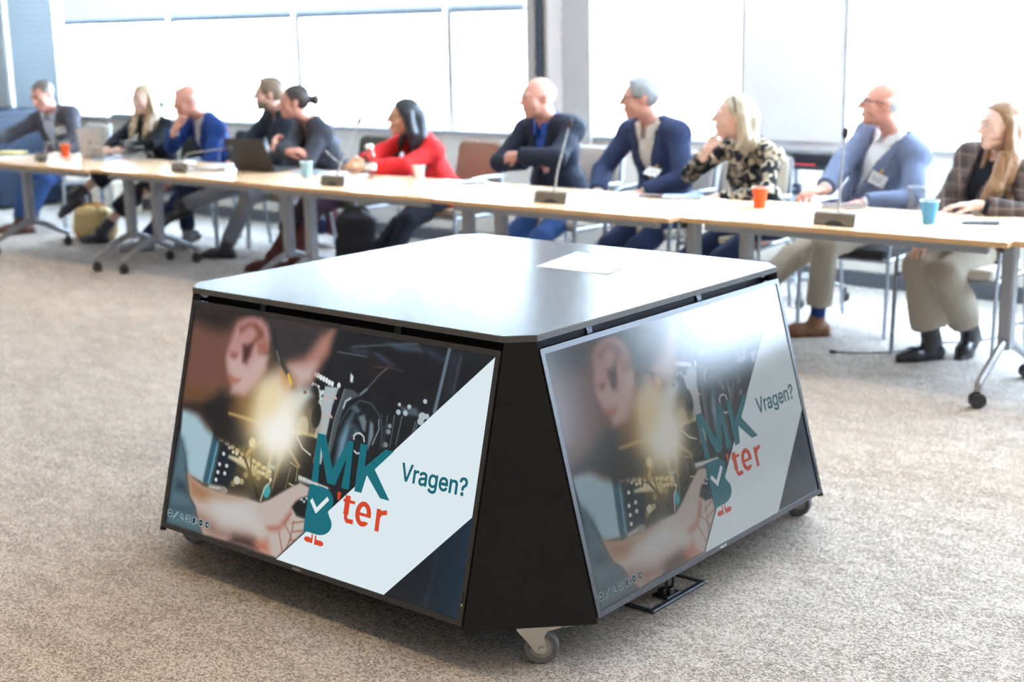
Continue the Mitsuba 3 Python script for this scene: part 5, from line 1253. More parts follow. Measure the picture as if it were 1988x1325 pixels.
# man in the grey blazer, far left, reading
person('man in a grey blazer looking down at his notes at the far left', dict(hd=(-10.91, 6.70, 1.155), nk=(-11.0, 6.83, 1.01), pel=(-10.97, 6.98), yaw_h=-0.22, pitch=0.36, yaw_t=-0.40, heavy=0.5,
    rw=(-11.14, 6.32, 0.80), lw=(-10.62, 6.60, 0.66), re=(-0.8, 0.1, -0.3), le=(0.9, 0.3, -0.4), ra=(-11.0, 6.42, 0.085), la=(-10.86, 6.40, 0.085), rk=(-0.15, 0, 1), lk=(0.3, 0, 1), rf=(-0.5, -1), lf=(-0.3, -1),
    skin='skin_ruddy', brow='hair_brown_grey', hair='receding', hairm='hair_brown_grey', lower='denim', shoe='leather_dark_brown', inner='shirt_pale_blue', collar=2, inner_neck=(0.05, 0.022), outer='wool_grey', v=(0.40, 0.10, 0.0, (0.16, 0.10)), badge=(0.110, 0.37)))
# blonde woman in black
person('blonde woman in a black sweater and black culottes with lace-up boots, legs crossed', dict(hd=(-9.29, 6.58, 1.155), nk=(-9.36, 6.69, 1.0), pel=(-9.44, 6.88), yaw_h=-0.16, pitch=0.04, yaw_t=-0.15, fem=1,
    rw=(-9.34, 6.25, 0.79), lw=(-9.20, 6.27, 0.79), rh=((0.6, -0.6, 0), None, None), lh=((-0.6, -0.5, 0), None, None), re=(-0.9, 0.2, -0.5), le=(0.9, 0.2, -0.5), ra=(-9.92, 6.27, 0.38), la=(-9.79, 6.43, 0.085), rk=(-0.1, 0, 1.2), lk=(-0.3, 0, 0.9), rf=((-0.9, -0.4), 0.55), lf=((-0.8, -0.35), 0.0),
    skin='skin_pale', brow='hair_blonde', hair='long', hairm='hair_blonde', strands=[((-0.072, -0.01, 0.02), (-0.082, 0.0, -0.10), 0.026, 0.026), ((-0.082, 0.0, -0.10), (-0.086, 0.06, -0.22), 0.026, 0.030), ((-0.086, 0.06, -0.22), (-0.080, 0.10, -0.29), 0.030, 0.018), ((0.072, -0.01, 0.02), (0.084, 0.0, -0.10), 0.028, 0.034), ((0.084, 0.0, -0.10), (0.078, 0.06, -0.23), 0.034, 0.034), ((0.078, 0.06, -0.23), (0.06, 0.10, -0.31), 0.034, 0.016), ((0, -0.09, 0.0), (0, -0.085, -0.16), 0.06, 0.06), ((0, -0.085, -0.16), (0.02, -0.07, -0.26), 0.06, 0.05)],
    lower='trousers_black', lower_name='culottes', hem=0.40, leg_r=(0.085, 0.078, 0.074, 0.088), shoe='leather_black', boot=0.36, inner='knit_black', inner_name='sweater', inner_sleeves=1, inner_neck=(0.12, 0.06), badge=(0.01, 0.30), hair_amp=0.007))
# bald man in the bright blue suit, hand at his chin
person('bald man in a bright blue suit leaning forward with his hand to his chin', dict(hd=(-8.76, 6.60, 1.15), nk=(-8.76, 6.74, 1.02), pel=(-8.80, 7.0), yaw_h=0.40, pitch=0.22, yaw_t=0.30, heavy=0.3,
    rw=(-8.83, 6.42, 0.975), lw=(-8.70, 6.46, 0.60), chin=1, rh=((0.25, 0.25, 0.9), (0.2, 1, -0.1), (0.7, 1.0, 0.7)), re=(-0.7, -0.3, -0.9), le=(0.9, 0.5, -0.3), ra=(-9.12, 6.38, 0.085), la=(-8.94, 6.66, 0.13), rf=(-0.7, -0.7), lf=((-0.3, -0.9), 0.5),
    skin='skin_ruddy', brow='hair_white', hair='fringe', hairm='hair_white', hair_amp=0.002, lower='navy_trousers', shoe='suede_grey', inner='shirt_white', collar=2, inner_neck=(0.05, 0.022), outer='suit_blue', v=(0.40, 0.095, 0.0, (0.16, 0.10)), badge=(0.07, 0.26), badge_rot=0.5))
# bearded man behind the woman with the bun
person('bearded man in a dark cardigan and grey trousers behind the woman with the bun', dict(hd=(-8.10, 6.85, 1.20), nk=(-8.11, 6.96, 1.06), pel=(-8.18, 7.10), yaw_h=0.72, pitch=0.0, yaw_t=0.45,
    rw=(-8.34, 6.64, 0.70), lw=(-8.14, 6.62, 0.70), re=(-0.8, 0.3, -0.5), le=(0.8, 0.3, -0.5), ra=(-8.76, 6.42, 0.36), la=(-8.27, 6.50, 0.085), rk=(0.0, 0, 1.1), rf=((-0.95, -0.3), 0.35), lf=(-0.85, -0.5),
    skin='skin_fair', brow='hair_sandy', hair='short', hairm='hair_sandy', beard=1, lower='trousers_grey', shoe='leather_black', boot=0.2, inner='shirt_charcoal', collar=1, inner_neck=(0.10, 0.04), outer='cardigan_dark', outer_name='cardigan', lapel=False, v=(0.42, 0.07, 0.0, (0.12, 0.05)), badge=(0.03, 0.30)))
# woman with the bun, arms folded on the table edge
person('woman in a charcoal cardigan with dark hair in a bun leaning on folded arms', dict(hd=(-7.47, 6.54, 1.165), nk=(-7.46, 6.67, 1.02), pel=(-7.43, 6.96), yaw_h=0.78, pitch=0.0, yaw_t=0.42, fem=1, heavy=0.45,
    rw=(-7.36, 6.36, 0.84), lw=(-7.46, 6.34, 0.87), rh=((0.9, 0.3, 0.1), (0, 0.6, -0.8), (0.6, 0.8, 0.6)), lh=((-0.6, 0.5, 0.5), (0.4, 0.8, -0.3), (0.5, 0.7, 0.5)), re=(-0.8, -0.1, -0.9), le=(0.9, -0.1, -0.9), ra=(-7.56, 6.34, 0.085), la=(-7.36, 6.38, 0.085), rf=(-0.6, -0.8), lf=(-0.6, -0.8),
    skin='skin_ruddy', brow='hair_dark_brown', hair='bun', hairm='hair_dark_brown', lower='skirt_maroon', lower_name='skirt', hem=0.42, leg_r=(0.100, 0.092, 0.085, 0.098), shoe='tights_brown', boot=0.55, inner='top_black', inner_name='top', inner_neck=(0.16, 0.06), outer='knit_charcoal', outer_name='cardigan', lapel=False, cuff_at=0.93, v=(0.26, 0.06, 0.012), badge=(0.03, 0.24), badge_rot=-0.4))
# woman in red
person('woman in a red blazer with long straight black hair holding a pen', dict(hd=(-6.44, 6.58, 1.085), nk=(-6.42, 6.69, 0.945), pel=(-6.44, 6.96), yaw_h=0.82, pitch=0.0, yaw_t=0.45, fem=1,
    rw=(-6.53, 6.24, 0.80), lw=(-6.44, 6.22, 0.79), rh=((0.1, -0.9, 0.25), (0.8, 0, -0.4), (0.6, 0.8, 0.5)), lh=((-0.4, -0.9, 0.25), (-0.7, 0, -0.4), (0.6, 0.8, 0.5)), re=(-0.9, 0.1, -0.5), le=(0.9, 0.2, -0.4), ra=(-6.62, 6.30, 0.085), la=(-6.44, 6.34, 0.085), rf=(-0.6, -0.8), lf=(-0.6, -0.8),
    skin='skin_tan', brow='hair_black', hair='long', hairm='hair_black', hair_amp=0.002, strands=[((-0.070, -0.01, 0.02), (-0.080, 0.0, -0.12), 0.026, 0.026), ((-0.080, 0.0, -0.12), (-0.088, 0.07, -0.26), 0.026, 0.024), ((0.070, -0.03, 0.02), (0.078, -0.05, -0.10), 0.036, 0.036), ((0.078, -0.05, -0.10), (0.07, -0.05, -0.18), 0.036, 0.022), ((0, -0.09, 0.0), (0, -0.10, -0.14), 0.066, 0.066), ((0, -0.10, -0.14), (0.02, -0.105, -0.34), 0.066, 0.045)],
    glasses='dark_metal', lower='trousers_black', shoe='leather_black', inner='top_black', inner_name='top', inner_neck=(0.24, 0.05), outer='blazer_red', cuff_at=0.93, v=(0.36, 0.07, -0.01)))
# bald man, arms crossed
person('heavy bald man in a dark navy jacket and blue shirt with his arms crossed', dict(hd=(-5.45, 6.75, 1.215), nk=(-5.46, 6.86, 1.065), pel=(-5.42, 7.02), yaw_h=0.40, pitch=0.06, yaw_t=0.05, heavy=1.0, hs=1.04,
    rw=(-5.45, 6.63, 0.84), lw=(-5.45, 6.56, 0.875), rh=((0.9, 0.2, -0.1), (0, -0.6, -0.8), (0.3, 0.4, 0.3)), lh=((-0.9, 0.1, -0.1), (0, 1, -0.2), (0.4, 0.5, 0.4)), re=(-1, -0.3, -0.3), le=(1, -0.2, -0.35), ra=(-5.72, 6.36, 0.085), la=(-5.36, 6.34, 0.085), rk=(-0.2, 0, 1), lk=(0.1, 0, 1), rf=(-0.4, -0.9), lf=(-0.2, -1),
    skin='skin_ruddy', brow='hair_white', hair='fringe', hairm='hair_white', hair_amp=0.0015, lower='denim', shoe='leather_black', inner='shirt_blue', collar=2, inner_neck=(0.05, 0.022), outer='jacket_dark_navy', outer_name='jacket', v=(0.40, 0.065, 0.0, (0.10, 0.14)), cuff_at=0.95))
# grey-haired man with glasses
person('grey-haired man with glasses in a navy blazer and open ivory shirt with badge', dict(hd=(-4.68, 6.75, 1.225), nk=(-4.67, 6.86, 1.07), pel=(-4.64, 7.03), yaw_h=0.86, pitch=0.04, yaw_t=0.10, heavy=0.2,
    rw=(-4.88, 6.60, 0.67), lw=(-4.58, 6.62, 0.69), re=(-0.9, 0.6, -0.2), le=(0.9, 0.6, -0.2), ra=(-4.98, 6.34, 0.085), la=(-4.72, 6.36, 0.085), rk=(-0.1, 0, 1), rf=(-0.4, -0.9), lf=(-0.3, -1),
    skin='skin_ruddy', brow='hair_grey', hair='short', hairm='hair_grey', glasses='dark_metal', lower='navy_trousers', shoe='leather_black', inner='shirt_ivory', collar=2, inner_neck=(0.05, 0.022), outer='blazer_navy', v=(0.40, 0.095, 0.0, (0.17, 0.11)), badge=(0.115, 0.37)))
# woman in the floral blouse
person('blonde woman in a black and beige floral blouse resting her chin on her hand', dict(hd=(-3.95, 6.58, 1.145), nk=(-3.93, 6.71, 1.0), pel=(-3.92, 6.94), yaw_h=0.95, pitch=-0.06, yaw_t=0.32, fem=1, heavy=0.7,
    rw=(-4.09, 6.42, 0.985), lw=(-3.90, 6.36, 0.73), chin=1, rh=((0.3, 0.25, 0.9), (0.5, 0.8, 0.0), (0.7, 1.0, 0.7)), re=(-0.9, -0.4, -0.8), le=(0.9, 0.2, -0.5), ra=(-4.52, 6.36, 0.085), la=(-4.26, 6.38, 0.085), rk=(-0.1, 0, 1), lk=(-0.1, 0, 1), rf=(-0.6, -0.8), lf=(-0.5, -0.8),
    skin='skin_fair', brow='hair_ash_blonde', hair='long', hairm='hair_ash_blonde', hair_amp=0.006, headband=1, strands=[((-0.072, -0.02, 0.02), (-0.082, -0.02, -0.08), 0.026, 0.018), ((0.066, -0.045, 0.02), (0.068, -0.06, -0.10), 0.036, 0.034), ((0.068, -0.06, -0.10), (0.062, -0.03, -0.17), 0.032, 0.016), ((0, -0.09, 0.0), (0, -0.095, -0.12), 0.064, 0.058), ((0, -0.095, -0.12), (0.0, -0.08, -0.18), 0.058, 0.03)],
    lower='navy_trousers', shoe='leather_black', inner='floral_print', inner_name='blouse', inner_sleeves=1, collar=1, inner_neck=(0.0, 0.0, 0.06)))
# bald man in the light blue blazer
person('bald man with glasses in a light blue blazer and beige trousers leaning back', dict(hd=(-3.24, 6.90, 1.21), nk=(-3.20, 7.00, 1.045), pel=(-3.36, 6.98), yaw_h=1.02, pitch=-0.10, yaw_t=0.32, heavy=0.25,
    rw=(-3.40, 6.58, 0.775), lw=(-3.18, 6.58, 0.72), rh=((-0.35, -0.9, -0.05), None, None), re=(-0.9, 0.3, -0.4), le=(0.9, 0.4, -0.4), ra=(-3.74, 6.22, 0.16), la=(-3.41, 6.58, 0.085), rk=(-0.2, 0, 1), lk=(0, -0.3, 1), rf=((-0.8, -0.5), 0.4), lf=(-0.78, -0.62),
    skin='skin_ruddy', brow='hair_white', hair='fringe', hairm='hair_white', hair_amp=0.002, glasses='dark_metal', lower='trousers_beige', hem=0.80, leg_r=(0.084, 0.068, 0.064, 0.066), sock='sock_blue', shoe='leather_brown', solem='sole_brown', inner='shirt_white', collar=2, inner_neck=(0.05, 0.022), outer='blazer_light_blue', v=(0.40, 0.095, 0.0, (0.17, 0.11)), badge=(0.095, 0.33), badge_rot=-0.15))
# young woman with long light brown hair
person('young woman with long light brown hair in a brown checked blazer and black top', dict(hd=(-2.495, 6.60, 1.135), nk=(-2.52, 6.69, 0.985), pel=(-2.62, 6.74), yaw_h=0.62, pitch=0.0, yaw_t=0.30, fem=1,
    rw=(-2.69, 6.42, 0.60), lw=(-2.46, 6.34, 0.785), rh=((-0.5, -0.8, -0.3), (0, 0, -1), (0.3, 0.4, 0.3)), lh=((-0.8, -0.3, 0), None, (0.2, 0.3, 0.2)), re=(-0.8, 0.5, -0.3), le=(0.9, 0.2, -0.4), ra=(-2.70, 6.42, 0.085), la=(-2.585, 6.60, 0.13), rk=(-0.15, 0, 1), lk=(-0.1, -0.5, 1), rf=(-0.55, -0.8), lf=((0.0, -0.9), 0.5),
    skin='skin_pale', brow='hair_light_brown', hair='long', hairm='hair_light_brown', hair_amp=0.005, strands=[((-0.072, -0.01, 0.02), (-0.084, -0.01, -0.10), 0.024, 0.018), ((-0.084, -0.01, -0.10), (-0.082, 0.03, -0.22), 0.018, 0.012), ((0.070, -0.01, 0.02), (0.082, 0.0, -0.12), 0.032, 0.038), ((0.082, 0.0, -0.12), (0.085, 0.06, -0.30), 0.038, 0.044), ((0.085, 0.06, -0.30), (0.03, 0.115, -0.40), 0.044, 0.030), ((0, -0.09, 0.0), (0.0, -0.09, -0.16), 0.062, 0.062), ((0, -0.09, -0.16), (0.05, -0.06, -0.32), 0.062, 0.045), ((0.05, -0.05, -0.02), (0.06, -0.03, -0.26), 0.045, 0.05)],
    lower='trousers_beige', hem=0.80, leg_r=(0.084, 0.072, 0.076, 0.090), shoe='leather_black', boot=0.34, inner='top_black', inner_name='top', collar=1, inner_neck=(0.02, 0.03), outer='plaid_brown', v=(0.40, 0.075, 0.0, (0.14, 0.08)), badge=(0.075, 0.24)))
# ---------------------------------------------------------------- things on the tables
mat('mic_base', (138, 130, 116), 0.32, metal=0.7); mat('mic_dark', (44, 44, 46), 0.5); mat('mic_stem', (206, 208, 212), 0.3, metal=0.6)
def microphone(x, y, yaw, stem, label):
    t = thing('microphone', label, 'microphone', 'gooseneck conference microphones')
    M = frame_mat([x, y, TZ], [math.cos(yaw), math.sin(yaw), 0], [-math.sin(yaw), math.cos(yaw), 0], [0, 0, 1])
    side = [(-0.064, 0.003), (-0.062, 0.012), (-0.052, 0.054), (-0.040, 0.060), (-0.024, 0.059), (0.068, 0.014), (0.070, 0.003), (0.03, 0.002), (-0.03, 0.002)]
    b = prism(side, 0.196, -0.098)            # profile across y and z, run along x
    b.apply_transform(frame_mat([0, 0, 0], [0, 1, 0], [0, 0, 1], [1, 0, 0]))
    part(t, 'base', xf(b, M), 'mic_base', smooth=30)
    part(t, 'end_cap', xf(cat(*[xf(prism(sg.Polygon(side).buffer(0.002), 0.006), frame_mat([s * 0.1 - 0.003, 0, 0], [0, 1, 0], [0, 0, 1], [1, 0, 0])) for s in (-1,)]), M), 'mic_stem', smooth=30)
    part(t, 'end_cap', xf(prism(sg.Polygon(side).buffer(0.002), 0.006), M @ frame_mat([0.097, 0, 0], [0, 1, 0], [0, 0, 1], [1, 0, 0])), 'mic_stem', smooth=30)
    part(t, 'foot_arch', xf(xf(prism(arc_pts(0, 0, 0.045, 0, 180, 14), 0.003), frame_mat([0, -0.0625, 0.003], [1, 0, 0], [0, 0.12, 0.46], [0, -1, 0])), M), 'mic_dark', smooth=30)
    for k in range(3):
        part(t, 'button', xf(box(-0.055 + 0.04 * k, -0.035 + 0.04 * k, 0.012, 0.026, 0.030, 0.047, 0.002), M), 'mic_dark')
    P = curve([np.array([x, y - 0.02, TZ + 0.054])] + [np.array(q) for q in stem], 8)
    part(t, 'gooseneck', tube(P, np.linspace(0.0068, 0.0048, len(P)), 8), 'mic_stem')
    d = unit(P[-1] - P[-3])
    hd_ = lathe([(0, 0), (0.007, 0.001), (0.0125, 0.010), (0.0132, 0.034), (0.010, 0.046), (0, 0.050)], 14)
    u = unit(np.cross(d, [0.3, 1, 0.2])); part(t, 'capsule', xf(hd_, frame_mat(P[-1], u, np.cross(d, u), d)), 'mic_dark')
microphone(-2.864, 5.72, 0.0, [(-2.864, 5.71, 0.95), (-2.855, 5.72, 1.125)], 'upright gooseneck microphone in front of the bald man in the light blue blazer')
microphone(-4.494, 5.72, 0.05, [(-4.48, 5.71, 0.90), (-4.44, 5.73, 1.06), (-4.425, 5.74, 1.125)], 'leaning gooseneck microphone in front of the bald man with crossed arms')
microphone(-6.154, 5.72, 0.0, [(-6.12, 5.71, 0.88), (-6.05, 5.73, 1.02), (-6.01, 5.75, 1.10)], 'leaning gooseneck microphone in front of the woman in the red blazer')
microphone(-7.721, 5.78, -0.1, [(-7.72, 5.76, 0.82), (-7.66, 5.76, 0.862), (-7.50, 5.76, 0.885), (-7.26, 5.76, 0.912)], 'gooseneck microphone bent level, in front of the bald man in bright blue')
microphone(-9.37, 5.76, -0.1, [(-9.38, 5.74, 0.82), (-9.33, 5.74, 0.868), (-9.20, 5.74, 0.888), (-9.02, 5.74, 0.902)], 'gooseneck microphone bent level, in front of the man in the grey blazer')
# cups and glasses
mat('cup_orange', (240, 92, 24), 0.5); mat('cup_blue', (84, 160, 204), 0.5); mat('cup_pale_blue', (160, 206, 226), 0.5); mat('cup_white', (246, 246, 244), 0.5); mat('coffee', (60, 38, 26), 0.2)
scene['clear_glass'] = {'type': 'thindielectric', 'int_ior': 1.6, 'specular_transmittance': {'type': 'rgb', 'value': [0.80, 0.83, 0.85]}}
def cup(x, y, m, label, h=0.088, r0=0.024, r1=0.036):
    t = thing('cup', label, 'cup', 'disposable cups on the tables')
    pr = [(0, 0.003), (r0 - 0.001, 0.003), (r0, 0.0)]
    n = 9
    for k in range(n + 1):                            # slightly ribbed wall
        f = k / n; pr.append((r0 + (r1 - r0) * f + (0.0005 if k % 2 else 0), 0.001 + (h - 0.004) * f))
    pr += [(r1 - 0.0016, h - 0.004), (r0 - 0.001, 0.0045), (0, 0.0045)]
    part(t, 'wall', lathe(pr, 32, (x, y, TZ + 0.0005)), m)
    rim_ = trimesh.creation.torus(r1 + 0.0002, 0.0024, major_sections=32, minor_sections=8); part(t, 'rim', mv(rim_, x, y, TZ + h - 0.002), 'cup_white', label='white rolled rim')
    part(t, 'coffee', lathe([(0, 0), (r1 - 0.006, 0), (r1 - 0.007, -0.002), (0, -0.002)], 24, (x, y, TZ + h * 0.72)), 'coffee')
cup(-3.475, 6.06, 'cup_orange', 'bright orange cup beside the woman in the floral blouse', 0.102, 0.026, 0.041)
cup(-2.545, 5.95, 'cup_blue', 'blue cup beside the bald man in the light blue blazer', 0.105, 0.027, 0.042)
cup(-6.65, 5.90, 'cup_pale_blue', 'pale blue cup beside the black laptop', 0.105, 0.027, 0.042)
cup(-5.952, 6.20, 'cup_white', 'white cup beside the woman in the red blazer', 0.085, 0.028, 0.040)
cup(-9.60, 6.05, 'cup_orange', 'orange cup before the man in the grey blazer', 0.10, 0.026, 0.041)
mat('glass_rim', (226, 232, 236), 0.1, spec=0.9)
def tumbler(x, y, label, h=0.10, r=0.034, water=0.0):
    t = thing('glass', label, 'glass', 'drinking glasses on the tables')
    part(t, 'wall', lathe([(0, 0.001), (r * 0.82, 0.001), (r * 0.88, 0.004), (r * 0.93, h * 0.4), (r, h)], 32, (x, y, TZ + 0.0005)), 'clear_glass')
    part(t, 'rim', mv(trimesh.creation.torus(r, 0.0015, major_sections=32, minor_sections=8), x, y, TZ + h), 'glass_rim')
tumbler(-2.74, 6.25, 'clear glass with a wide rim just behind the blue cup', 0.125, 0.042)
tumbler(-9.13, 5.99, 'clear glass on the table edge side, between the two level microphones', 0.10, 0.036)
tumbler(-9.02, 6.20, 'clear tall glass beside the silver laptop', 0.13, 0.036)
tumbler(-8.86, 6.12, 'clear glass before the hands of the blonde woman', 0.11, 0.036)
tumbler(-8.70, 6.10, 'clear glass between the blonde woman and the man in bright blue', 0.105, 0.038)
tumbler(-9.74, 6.00, 'clear glass left of the orange cup at the far end', 0.11, 0.038)
# water bottle with a white cap
t = thing('bottle', 'clear glass water bottle with a white cap before the woman in red', 'bottle')
bx_, by_ = -6.30, 6.12
part(t, 'glass', lathe([(0, 0), (0.036, 0), (0.040, 0.006), (0.040, 0.125), (0.034, 0.155), (0.024, 0.172), (0.024, 0.185)], 36, (bx_, by_, TZ + 0.0005)), 'clear_glass')
part(t, 'cap', lathe([(0, 0.180), (0.026, 0.180), (0.028, 0.184), (0.028, 0.202), (0.025, 0.208), (0, 0.209)], 32, (bx_, by_, TZ)), 'cup_white', label='white screw cap')
part(t, 'label_band', lathe([(0.0405, 0.05), (0.0412, 0.052), (0.0412, 0.088), (0.0405, 0.09)], 36, (bx_, by_, TZ)), 'cup_white', label='pale paper label')
# laptops, seen from behind
mat('laptop_silver', (200, 200, 202), 0.35, metal=0.6); mat('laptop_black', (38, 39, 41), 0.5); mat('key_dark', (24, 24, 26), 0.6)
def laptop(x, y, yaw, m, w, d, open_deg, label, logo):
    t = thing('laptop', label, 'laptop')
    M = frame_mat([x, y, TZ + 0.001], [math.cos(yaw), math.sin(yaw), 0], [-math.sin(yaw), math.cos(yaw), 0], [0, 0, 1])     # hinge along x at y = 0, the base runs to +y
    part(t, 'base', xf(box(-w / 2, w / 2, 0.0, d, 0.0, 0.014, 0.004), M), m)
    kb = part(t, 'keyboard', xf(box(-w / 2 + 0.025, w / 2 - 0.025, 0.025, d * 0.55, 0.0135, 0.0150, 0.0005), M), 'key_dark')
    a = math.radians(open_deg - 90); H = M @ frame_mat([0, 0.004, 0.012], [1, 0, 0], [0, -math.sin(a), math.cos(a)], [0, -math.cos(a), -math.sin(a)])
    ld = part(t, 'lid', xf(box(-w / 2, w / 2, 0.0, d - 0.004, 0.0, 0.007, 0.003), H), m)
    part(t, 'screen', xf(box(-w / 2 + 0.008, w / 2 - 0.008, 0.012, d - 0.014, -0.0006, 0.0004), H), 'key_dark', smooth=False)
    part(t, 'hinge', xf(tube([(-w * 0.32, 0.004, 0.012), (w * 0.32, 0.004, 0.012)], 0.006, 10), M), 'key_dark')
    if logo:
        part(ld, 'emblem', xf(mv(prism(sg.Point(0, 0).buffer(0.013), 0.0006), 0, d * 0.5, 0.0068), H), 'key_dark', smooth=False, label='small dark round emblem')
laptop(-9.27, 6.08, 0.0, 'laptop_silver', 0.32, 0.22, 100, 'silver laptop before the man in the grey blazer and the blonde woman', True)
laptop(-7.30, 6.02, 0.10, 'laptop_black', 0.36, 0.24, 116, 'black laptop before the woman with the hair bun', False)
# papers, notebooks, phones, pens
mat('notepad_yellow', (236, 222, 150), 0.7); mat('cover_dark', (48, 52, 62), 0.5); mat('cover_blue_grey', (120, 150, 180), 0.5); mat('cover_brown', (92, 64, 60), 0.5); mat('pen_white', (224, 226, 232), 0.35); mat('pen_orange', (214, 140, 80), 0.4); mat('tissue', (240, 241, 246), 0.9, spec=0.1)
def rect(cx, cy, w, d, yaw):
    c, s_ = math.cos(yaw), math.sin(yaw)
    return [(cx + c * a - s_ * b, cy + s_ * a + c * b) for a, b in ((-w / 2, -d / 2), (w / 2, -d / 2), (w / 2, d / 2), (-w / 2, d / 2))]
def paper(cx, cy, yaw, label, w=0.21, d=0.297, lift=0.004, z=TZ + 0.0006):
    t = thing('paper_sheet', label, 'paper'); part(t, 'sheet', sheet(rect(cx, cy, w, d, yaw), z, lift), 'paper_white', smooth=True)
def slab(name, cx, cy, w, d, h, yaw, m, label, category, inner=None, z=TZ + 0.0006):
    t = thing(name, label, category); M = frame_mat([cx, cy, z], [math.cos(yaw), math.sin(yaw), 0], [-math.sin(yaw), math.cos(yaw), 0], [0, 0, 1])
    if inner:
        part(t, 'cover', xf(cat(box(-w / 2, w / 2, -d / 2, d / 2, 0, 0.0018, 0.0006), box(-w / 2, w / 2, -d / 2, d / 2, h - 0.0018, h, 0.0006), box(-w / 2, -w / 2 + 0.002, -d / 2, d / 2, 0.0018, h - 0.0018)), M), m)
        part(t, 'pages', xf(box(-w / 2 + 0.002, w / 2 - 0.003, -d / 2 + 0.003, d / 2 - 0.003, 0.0018, h - 0.0018), M), inner, smooth=False)
    else:
        part(t, 'body', xf(box(-w / 2, w / 2, -d / 2, d / 2, 0, h, 0.002), M), m)
    return t, M
paper(-2.58, 6.16, 0.55, 'white sheets lying left of the phone before the young woman', 0.30, 0.21)
slab('phone', -2.345, 6.05, 0.16, 0.08, 0.008, 0.35, 'cover_dark', 'dark phone on the table before the young woman', 'phone', z=TZ + 0.0030)
paper(-2.30, 6.00, 0.2, 'white sheet under the dark phone', 0.21, 0.15, 0.0)
slab('notebook', -3.12, 6.27, 0.21, 0.13, 0.016, 0.45, 'cover_brown', 'brown notebook under the hand of the bald man in light blue', 'notebook', 'paper_white')
paper(-3.30, 6.20, 0.4, 'white sheet left of the brown notebook', 0.15, 0.20)
slab('notebook', -4.02, 6.20, 0.21, 0.15, 0.012, 0.5, 'cover_blue_grey', 'blue-grey notebook left of the woman in the floral blouse', 'notebook', 'paper_white')
paper(-4.33, 6.12, 0.3, 'white sheets before the grey-haired man with glasses', 0.297, 0.21)
t, M = slab('phone', -4.18, 6.15, 0.15, 0.075, 0.009, 0.45, 'cover_brown', 'dark phone before the grey-haired man', 'phone', z=TZ + 0.003)
single('pen', tube([(-4.36, 6.02, TZ + 0.005), (-4.27, 6.10, TZ + 0.005)], [0.004] * 2, 8), 'pen_white', 'white pen lying before the grey-haired man with glasses', 'pen')
slab('notebook', -5.50, 6.20, 0.15, 0.20, 0.010, 0.6, 'cover_dark', 'pale notebook with dark cover before the bald man with crossed arms', 'notebook', 'paper_white')
paper(-6.62, 6.16, 0.25, 'white papers under the forearms of the woman in red', 0.297, 0.21)
slab('notebook', -6.86, 6.12, 0.21, 0.15, 0.010, 0.4, 'cover_blue_grey', 'notebook between the pale blue cup and the woman in red', 'notebook', 'paper_white')
single('pen', tube([(-6.60, 6.16, 0.80), (-6.645, 6.06, 0.90)], [0.004, 0.004], 8), 'pen_white', 'white pen held by the woman in the red blazer', 'pen')
slab('notepad', -10.28, 5.98, 0.22, 0.16, 0.018, 0.3, 'notepad_yellow', 'yellow notepad at the far left end of the tables', 'notepad')
paper(-9.95, 5.76, 0.2, 'white sheet before the man in the grey blazer', 0.297, 0.21)
slab('notebook', -9.00, 6.02, 0.2, 0.14, 0.014, 0.1, 'cover_blue_grey', 'grey notebook before the blonde woman', 'notebook', 'paper_white')
slab('notebook', -7.72, 6.12, 0.22, 0.15, 0.012, 0.2, 'cover_blue_grey', 'blue-grey notebook before the bald man in bright blue', 'notebook', 'paper_white')
t = thing('napkin', 'crumpled white napkin between the black laptop and the level microphone', 'napkin')
nm_ = trimesh.creation.icosphere(4, 1.0); nv = np.array(nm_.vertices) * [0.085, 0.07, 0.024]
nv = nv * (1 + 0.5 * (meshkit.fbm(np.array(nm_.vertices) * 3, 3, 5) - 0.5))[:, None]; nv[:, 2] = np.maximum(nv[:, 2], -0.012)
part(t, 'cloth', trimesh.Trimesh(nv + [-7.60, 6.08 - 0.16, TZ + 0.0125], nm_.faces, process=False), 'tissue', smooth=True)

# ---------------------------------------------------------------- flip chart behind the row
mat('board_white', (240, 241, 244), 0.35); mat('chart_frame', (176, 180, 184), 0.35, metal=0.5); mat('tray_dark', (40, 44, 52), 0.5); mat('marker_red', (214, 30, 36), 0.4); mat('marker_blue', (40, 52, 140), 0.4)
t = thing('flip_chart', 'white flip chart on a wheeled stand between two seated people and the window', 'flip chart')
FY = 7.42; fx0, fx1 = -4.40, -3.70
part(t, 'board', box(fx0 + 0.012, fx1 - 0.012, FY, FY + 0.02, 0.90, 1.98, 0.003), 'board_white')
part(t, 'paper_pad', box(fx0 + 0.02, fx1 - 0.03, FY - 0.016, FY - 0.002, 0.955, 1.94, 0.002), 'paper_white', label='pad of blank white paper')
part(t, 'frame', cat(box(fx0, fx0 + 0.012, FY - 0.01, FY + 0.025, 0.885, 1.995, 0.003), box(fx1 - 0.012, fx1, FY - 0.01, FY + 0.025, 0.885, 1.995, 0.003), box(fx0, fx1, FY - 0.01, FY + 0.025, 1.98, 1.995, 0.003), box(fx0, fx1, FY - 0.01, FY + 0.025, 0.885, 0.90, 0.003)), 'chart_frame')
part(t, 'tray', cat(box(fx0 + 0.08, fx1, FY - 0.10, FY, 0.800, 0.812, 0.003), box(fx0 + 0.08, fx1, FY - 0.012, FY + 0.01, 0.812, 0.882, 0.003), box(fx0 + 0.08, fx1, FY - 0.104, FY - 0.098, 0.800, 0.824, 0.002)), 'tray_dark')
part(t, 'pole', cat(tube([(-4.03, FY + 0.04, 0.10), (-4.03, FY + 0.04, 0.66)], 0.022, 14), tube([(-4.03, FY + 0.04, 0.62), (-4.03, FY + 0.04, 1.0)], 0.017, 14)), 'chart_frame')
